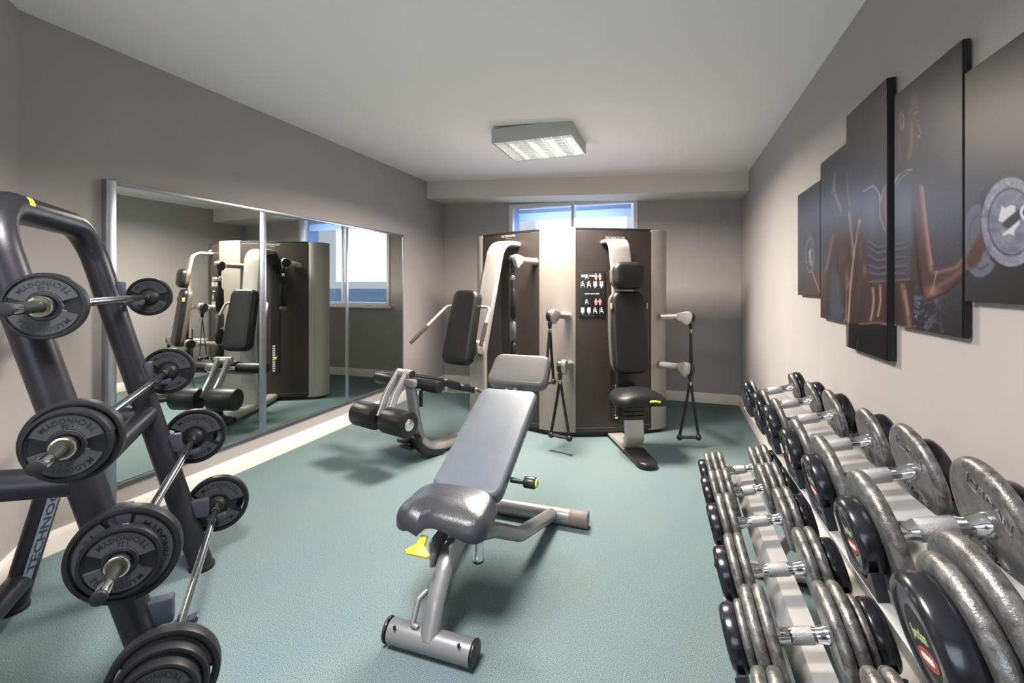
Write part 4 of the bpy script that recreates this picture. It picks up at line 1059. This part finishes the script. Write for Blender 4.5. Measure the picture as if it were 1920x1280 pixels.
def picture(U, Vv):
    p = Paint(U, Vv); n1 = noise2(U, Vv, 9, 1); n2 = noise2(U, Vv, 3.2, 2); n3 = noise2(U, Vv, 40, 3)
    p.blob((1745, 430), (130, 170), (62, 60, 78), .95); p.blob((1600, 420), (60, 120), (56, 56, 72), .8)
    p.blob((1560, 560), (30, 60), (58, 66, 82), .7)
    # speckled chalk backdrop
    bd = (n2*.5+n1*.5); p.mix(np.clip(bd-.45, 0, 1)*np.exp(-(((U-1725)/40)**2+((Vv-600)/70)**2)), (130, 160, 200), 1.4)
    p.mix(np.clip(bd-.45, 0, 1)*np.exp(-(((U-1572)/22)**2+((Vv-580)/50)**2)), (130, 160, 195), 1.3)
    p.mix(np.clip(n2-.5, 0, 1)*np.exp(-(((U-1700)/200)**2+((Vv-480)/140)**2)), (110, 110, 140), .35)
    # man at the back: head, shoulders, chest, arm with dumbbell
    p.poly([(1553, 445), (1560, 420), (1585, 402), (1620, 398), (1640, 430), (1645, 560), (1640, 700), (1588, 700), (1590, 600), (1580, 560), (1572, 520), (1560, 560), (1552, 600), (1540, 590), (1545, 500)], (52, 41, 40), 6)
    p.poly([(1562, 330), (1570, 318), (1590, 312), (1600, 330), (1600, 380), (1590, 402), (1575, 395), (1566, 370)], (50, 43, 47), 4)
    p.blob((1572, 338), (3, 5), (34, 28, 32), .8); p.line([(1564, 350), (1560, 362), (1566, 368)], 1.5, (140, 112, 110), .7)
    p.line([(1565, 325), (1563, 352), (1570, 375), (1577, 395)], 2.2, (150, 118, 116), .8); p.line([(1590, 325), (1593, 350), (1597, 385)], 2, (130, 100, 100), .7)
    p.line([(1562, 440), (1556, 470), (1549, 505)], 3, (120, 86, 82), .75); p.line([(1596, 400), (1602, 450), (1604, 480)], 2.6, (150, 120, 120), .8)
    p.line([(1616, 412), (1608, 460), (1602, 505), (1598, 545), (1593, 640), (1592, 690)], 1.8, (196, 150, 140), .9)
    p.line([(1604, 480), (1601, 520), (1590, 545), (1586, 600)], 2.2, (150, 108, 100), .7); p.line([(1618, 412), (1628, 460), (1626, 520)], 2, (140, 110, 112), .7)
    p.blob((1583, 470), (14, 30), (92, 64, 60), .6); p.blob((1590, 520), (6, 18), (150, 105, 95), .6); p.blob((1618, 520), (6, 16), (140, 98, 92), .6)
    p.line([(1588, 530), (1590, 560), (1591, 600)], 1.6, (200, 150, 140), .6); p.line([(1613, 560), (1618, 520)], 1.6, (170, 124, 116), .6)
    p.poly([(1560, 505), (1575, 520), (1578, 600), (1554, 600)], (58, 68, 84), 5, .75)
    p.poly([(1500, 545), (1545, 500), (1550, 560), (1540, 600), (1530, 590)], (70, 46, 40), 5, .8); p.line([(1522, 508), (1538, 550)], 1.3, (170, 130, 118), .7)
    p.ell((1519, 478), (9, 34), (120, 118, 124), .08, .7, .86); p.ell((1521, 482), (5, 17), (150, 148, 150), .12, .6, .7); p.ell((1512, 462), (9, 32), (96, 92, 98), .06, .6, .9)
    p.line([(1518, 470), (1521, 492)], 1.6, (190, 186, 184), .7)
    # woman seen from behind: back, crop top, waist
    p.poly([(1640, 345), (1665, 320), (1700, 312), (1722, 330), (1730, 360), (1728, 460), (1714, 520), (1712, 614), (1690, 640), (1600, 690), (1612, 640), (1632, 590), (1628, 520), (1622, 430), (1618, 390)], (58, 44, 43), 4)
    p.poly([(1612, 430), (1628, 400), (1640, 520), (1630, 600), (1604, 680), (1600, 600)], (62, 46, 43), 6, .8)
    p.poly([(1624, 355), (1644, 345), (1652, 372), (1662, 385), (1674, 350), (1682, 325), (1700, 318), (1718, 330), (1728, 372), (1722, 440), (1706, 470), (1704, 525), (1640, 530), (1628, 480), (1622, 420)], (58, 59, 76), 3)
    p.blob((1700, 400), (16, 70), (84, 86, 108), .7); p.blob((1640, 420), (9, 60), (82, 84, 104), .6); p.blob((1722, 460), (8, 60), (36, 34, 46), .8); p.blob((1690, 500), (30, 22), (78, 78, 98), .5)
    p.poly([(1654, 372), (1662, 345), (1672, 345), (1676, 430), (1664, 432), (1656, 410)], (74, 46, 40), 3)
    p.line([(1656, 380), (1661, 355), (1670, 342)], 1.2, (176, 128, 112), .7); p.line([(1665, 352), (1664, 385), (1668, 428)], 1.6, (150, 104, 92), .6)
    p.line([(1624, 358), (1642, 347), (1652, 360), (1656, 372)], 1.5, (150, 148, 170), .8); p.line([(1654, 372), (1655, 405), (1664, 432)], 1.3, (140, 138, 160), .7)
    p.line([(1676, 345), (1684, 328), (1696, 319), (1710, 318)], 1.6, (170, 166, 186), .8); p.line([(1679, 352), (1688, 334), (1702, 325)], 1.2, (140, 138, 158), .6)
    for (y0, y1) in ((452, 463), (462, 474), (478, 488), (496, 503), (510, 514)): p.line([(1632, y0), (1650, y1), (1668, y1-3), (1696, y0+2)], 1.5, (98, 98, 122), .65); p.line([(1632, y0+5), (1650, y1+5), (1696, y0+6)], 1.4, (36, 36, 48), .5)
    p.line([(1634, 528), (1670, 527), (1705, 523)], 1.6, (110, 108, 130), .6)
    p.poly([(1636, 532), (1705, 527), (1710, 600), (1712, 616), (1640, 606), (1622, 604)], (64, 45, 42), 4)
    p.line([(1641, 540), (1643, 560), (1641, 582), (1637, 600)], 2.2, (196, 150, 140), .75); p.line([(1655, 535), (1656, 565), (1651, 592)], 2.0, (196, 150, 140), .75)
    p.line([(1692, 535), (1700, 575), (1705, 610)], 5, (136, 92, 84), .8); p.line([(1697, 545), (1703, 590)], 2, (180, 128, 118), .6); p.blob((1672, 570), (9, 40), (34, 26, 27), .8)
    p.blob((1618, 470), (5, 26), (120, 88, 84), .5); p.blob((1626, 505), (4, 14), (150, 112, 104), .5)
    p.poly([(1594, 606), (1640, 604), (1712, 618), (1700, 700), (1590, 700)], (20, 19, 27), 3); p.line([(1616, 607), (1650, 605), (1700, 614)], 2.2, (140, 92, 88), .8); p.line([(1594, 600), (1593, 660)], 1.6, (150, 112, 106), .7); p.line([(1612, 640), (1606, 685)], 2, (52, 50, 84), .7)
    # her arm
    p.poly([(1712, 330), (1728, 340), (1738, 400), (1748, 480), (1752, 505), (1790, 495), (1824, 458), (1834, 440), (1846, 455), (1830, 492), (1790, 535), (1752, 562), (1736, 566), (1722, 545), (1716, 500), (1708, 420)], (74, 53, 50), 3)
    p.line([(1727, 350), (1733, 410), (1741, 470), (1746, 505)], 4.5, (146, 104, 94), .8); p.line([(1730, 352), (1737, 420), (1747, 495)], 1.6, (190, 140, 126), .6)
    p.line([(1752, 512), (1792, 501), (1826, 464)], 4, (138, 96, 88), .75); p.line([(1752, 540), (1785, 522), (1812, 498)], 5, (122, 82, 76), .7); p.blob((1748, 548), (14, 12), (158, 108, 98), .7); p.line([(1756, 508), (1752, 530), (1746, 548)], 1.6, (180, 126, 112), .6)
    p.line([(1714, 400), (1720, 490), (1728, 550)], 4, (38, 28, 28), .8); p.line([(1740, 562), (1775, 548), (1820, 505)], 2.6, (40, 28, 28), .7)
    p.poly([(1826, 380), (1850, 380), (1852, 440), (1840, 470), (1824, 470)], (50, 38, 38), 4)
    # neck, face in profile, ear, hair
    p.poly([(1676, 250), (1700, 240), (1708, 290), (1700, 318), (1680, 330), (1674, 330)], (58, 47, 49), 4)
    p.poly([(1676, 175), (1690, 162), (1706, 160), (1720, 172), (1724, 190), (1722.5, 205), (1722, 222), (1723, 232), (1727, 250), (1726, 257), (1721, 260), (1722, 266), (1719, 271), (1719, 277), (1714, 290), (1706, 300), (1698, 296), (1690, 270), (1684, 240)], (72, 54, 55), 1.8)
    p.poly([(1660, 195), (1668, 170), (1686, 158), (1706, 157), (1717, 167), (1708, 180), (1704, 205), (1697, 232), (1690, 262), (1676, 262), (1667, 235)], (38, 36, 39), 4)
    p.line([(1667, 172), (1656, 190), (1650, 200)], 2, (90, 84, 96), .7); p.line([(1674, 168), (1690, 180), (1700, 200)], 1.5, (58, 54, 58), .6)
    p.blob((1714, 188), (6, 16), (106, 76, 76), .8)
    p.ell((1691, 227), (5.0, 18), (122, 92, 84), .25, .95); p.ell((1691.5, 224), (2.8, 10), (62, 44, 42), .4, .8); p.line([(1690, 211), (1694, 218), (1694, 236)], .9, (170, 132, 118), .7); p.blob((1691, 241), (2.6, 4), (150, 112, 100), .7)
    p.line([(1713, 209), (1718, 205.5), (1722, 207)], 1.3, (38, 30, 32), .8); p.line([(1713, 213), (1720, 210)], 1.2, (170, 142, 138), .7); p.blob((1719, 221), (3.2, 4.5), (40, 30, 33), .85); p.line([(1716, 224), (1722, 226)], .9, (150, 116, 112), .6)
    p.line([(1722, 234), (1726, 250)], 1.4, (150, 112, 108), .7); p.blob((1723, 256), (2.6, 3), (190, 156, 150), .7); p.blob((1718, 258), (2, 3), (52, 34, 36), .7)
    p.line([(1715, 267), (1721, 267)], 1.3, (60, 32, 36), .8); p.blob((1719, 272), (2.4, 2), (120, 78, 78), .7)
    p.line([(1709, 232), (1710, 262), (1706, 288), (1702, 297)], 3.2, (124, 92, 87), .75); p.line([(1686, 252), (1688, 300)], 1.8, (120, 92, 88), .6); p.line([(1700, 262), (1694, 290)], 3, (50, 40, 44), .6)
    # dumbbell in her hand
    for (c, r, a) in (((1838, 442), (30, 58), 1), ((1846, 488), (26, 34), 1)):
        if c[1] < 470: p.ell((1836, 440), (30, 58), (88, 90, 110), .05, .85); p.ell((1836, 440), (19, 38), (52, 52, 66), .05, .7, .9)
        else: p.poly([(1814, 504), (1842, 470), (1866, 496), (1858, 510), (1844, 520), (1828, 519)], (96, 100, 120), 2, .9); p.line([(1826, 498), (1840, 505), (1852, 496)], 1.4, (46, 46, 60), .8)
    p.poly([(1812, 480), (1836, 440), (1844, 380), (1852, 385), (1852, 450), (1838, 490), (1820, 506)], (76, 50, 48), 4)
    p.poly([(1838, 360), (1850, 350), (1862, 420), (1878, 480), (1900, 505), (1880, 502), (1856, 470), (1842, 420)], (34, 30, 36), 3)
    p.ell((1896, 416), (56, 84), (118, 120, 140), .02); pn = np.hypot((U-1896)/56, (Vv-416)/84)
    p.mix((pn < 1)*np.clip(n2*.6+n1*.6-.62, 0, 1), (176, 176, 194), 1.3); p.mix((pn < 1)*np.clip(.40-n1, 0, 1), (60, 60, 78), 1.2)
    p.ell((1896, 416), (44, 64), (40, 40, 54), .035, .9, .95); p.ell((1896, 416), (42, 61), (84, 86, 106), .03, .35)
    p.poly([(1878, 385), (1884, 390), (1896, 384), (1904, 386), (1904, 398), (1890, 408), (1880, 416), (1872, 414)], (196, 196, 200), 1.5); p.poly([(1878, 440), (1892, 428), (1912, 412), (1912, 420), (1902, 432), (1902, 442), (1892, 438), (1882, 442)], (196, 196, 200), 1.5)
    p.poly([(1878, 420), (1912, 390), (1924, 400), (1890, 430)], (34, 34, 46), 2); p.ell((1922, 398), (10, 14), (196, 196, 200), .1, 1); p.ell((1922, 398), (4.5, 7), (34, 34, 46), .2, 1)
    L = p.C.mean(-1, keepdims=True); p.C = (L+(p.C-L)*.72)*.9
    return p.C
CX = .736
def cy(u): k = (u-960)/F; z = CX/(CT*k-ST); return z*(ST*k+CT)
spec = [(cy(1538)+.004, cy(1496), 1.336, 1.947, 'smallest dark canvas at the far end of the picture set, by the room corner'),
        (cy(1590)+.004, cy(1538)-.004, 1.227, 2.030, 'dark canvas second from the corner, printed with a man\'s shadowy face and chest'),
        (cy(1668), cy(1590)-.004, 1.126, 2.139, 'tallest middle canvas of the set, printed with a crop top and bare waist'),
        (cy(1807)+.006, cy(1677), 1.256, 2.057, 'dark canvas printed with a woman\'s head in profile and her bent arm'),
        (1.115, cy(1808)-.002, 1.355, 1.959, 'nearest dark canvas, printed with round dumbbell plates, cropped by the photo edge')]
for i, (ya_, yb_, z0, z1, lab) in enumerate(spec):
    xf = CX - (.008 if i == 2 else 0)
    t = thing('canvas_picture', (XR, (ya_+yb_)/2, z0), lab, 'picture', 'set of canvas prints on the right wall')
    mb = MB(); mb.box(((xf+.0015+XR-.004)/2, (ya_+yb_)/2, (z0+z1)/2), (XR-.004-xf-.0015, yb_-ya_, z1-z0), .002, 1, smooth=False); build('stretcher', mb, 'canvas_edge', t)
    st_ = .0028; ny = int((yb_-ya_)/st_); nz = int((z1-z0)/st_)
    Y, Z = np.meshgrid(np.linspace(ya_+.001, yb_-.001, ny+1), np.linspace(z0+.001, z1-.001, nz+1))
    Xc = CT*CX+ST*Y; Zc = -ST*CX+CT*Y; U = 960+F*Xc/Zc; Vv = 533+(CAMH-Z)*F/Zc
    C = picture(U, Vv)/255.0; Cl = np.where(C <= .04045, C/12.92, ((np.clip(C, 0, 1)+.055)/1.055)**2.4)
    verts = np.stack([np.full(Y.shape, xf), Y, Z], -1).reshape(-1, 3)-np.array(BASE[t])
    idx = np.arange((ny+1)*(nz+1)).reshape(nz+1, ny+1)
    q = np.stack([idx[:-1, :-1], idx[1:, :-1], idx[1:, 1:], idx[:-1, 1:]], -1).reshape(-1, 4)
    me = bpy.data.meshes.new('print'); me.vertices.add(len(verts)); me.vertices.foreach_set('co', verts.ravel())
    me.loops.add(q.size); me.loops.foreach_set('vertex_index', q.ravel()); me.polygons.add(len(q)); me.polygons.foreach_set('loop_start', np.arange(0, q.size, 4)); me.update(calc_edges=True)
    ca = me.color_attributes.new('print', 'FLOAT_COLOR', 'POINT'); col = np.concatenate([Cl.reshape(-1, 3), np.ones((len(verts), 1))], 1); ca.data.foreach_set('color', col.ravel())
    me.materials.append(MATS['canvas_print']); o = bpy.data.objects.new('print', me); COL.objects.link(o); o.parent = t
# ================================================================== LIGHT, WORLD, CAMERA
def area(name, loc, sx, sy, power, col, spread=160):
    l = bpy.data.lights.new(name, 'AREA'); l.shape = 'RECTANGLE'; l.size = sx; l.size_y = sy; l.energy = power; l.color = col; l.spread = math.radians(spread)
    o = bpy.data.objects.new(name, l); o.location = loc; COL.objects.link(o); return o
for (t, x, y, zb) in (L1, L2_ASSUMED):
    area('lamp_light', (x, y, zb-.006), .60, .54, LP1 if t is L1[0] else LP2_ASSUMED, ((1, .90, .79) if t is L1[0] else (1, .96, .93)), 163 if t is L1[0] else 150)  # the second lamp belongs to the assumed, unseen ceiling light
w = bpy.data.worlds.new('sky'); S.world = w; w.use_nodes = True
bg = w.node_tree.nodes['Background']; bg.inputs['Color'].default_value = (.78, .88, 1, 1); bg.inputs['Strength'].default_value = WS
# daylight coming through the high window
l = area('window_daylight', ((wx0+wx1)/2, YB+TB+.45, 1.9), 1.3, .9, WP, (.72, .84, 1), 170); l.rotation_euler = (math.radians(-90), 0, 0)
l = area('window_daylight', ((FW[0]+FW[1])/2, YF-.35, (FW[2]+FW[3])/2+.1), 1.9, 1.4, FP, (.80, .89, 1), 175); l.rotation_euler = (math.radians(90), 0, 0)  # daylight lamp of the unseen window added behind the camera
cam = bpy.data.cameras.new('camera'); co = bpy.data.objects.new('camera', cam); COL.objects.link(co)
co.location = (0, 0, CAMH); co.rotation_euler = (PI/2, 0, TH)
cam.sensor_fit = 'HORIZONTAL'; cam.sensor_width = 36; cam.lens = F/1920*36; cam.shift_y = -107/1920; cam.clip_start = .02
S.camera = co
S.view_settings.view_transform = 'Standard'; S.view_settings.look = 'None'; S.view_settings.gamma = 1; S.view_settings.use_curve_mapping = False
S.view_settings.exposure = EXPO
S.cycles.max_bounces = 10; S.cycles.diffuse_bounces = 6; S.cycles.use_denoising = True
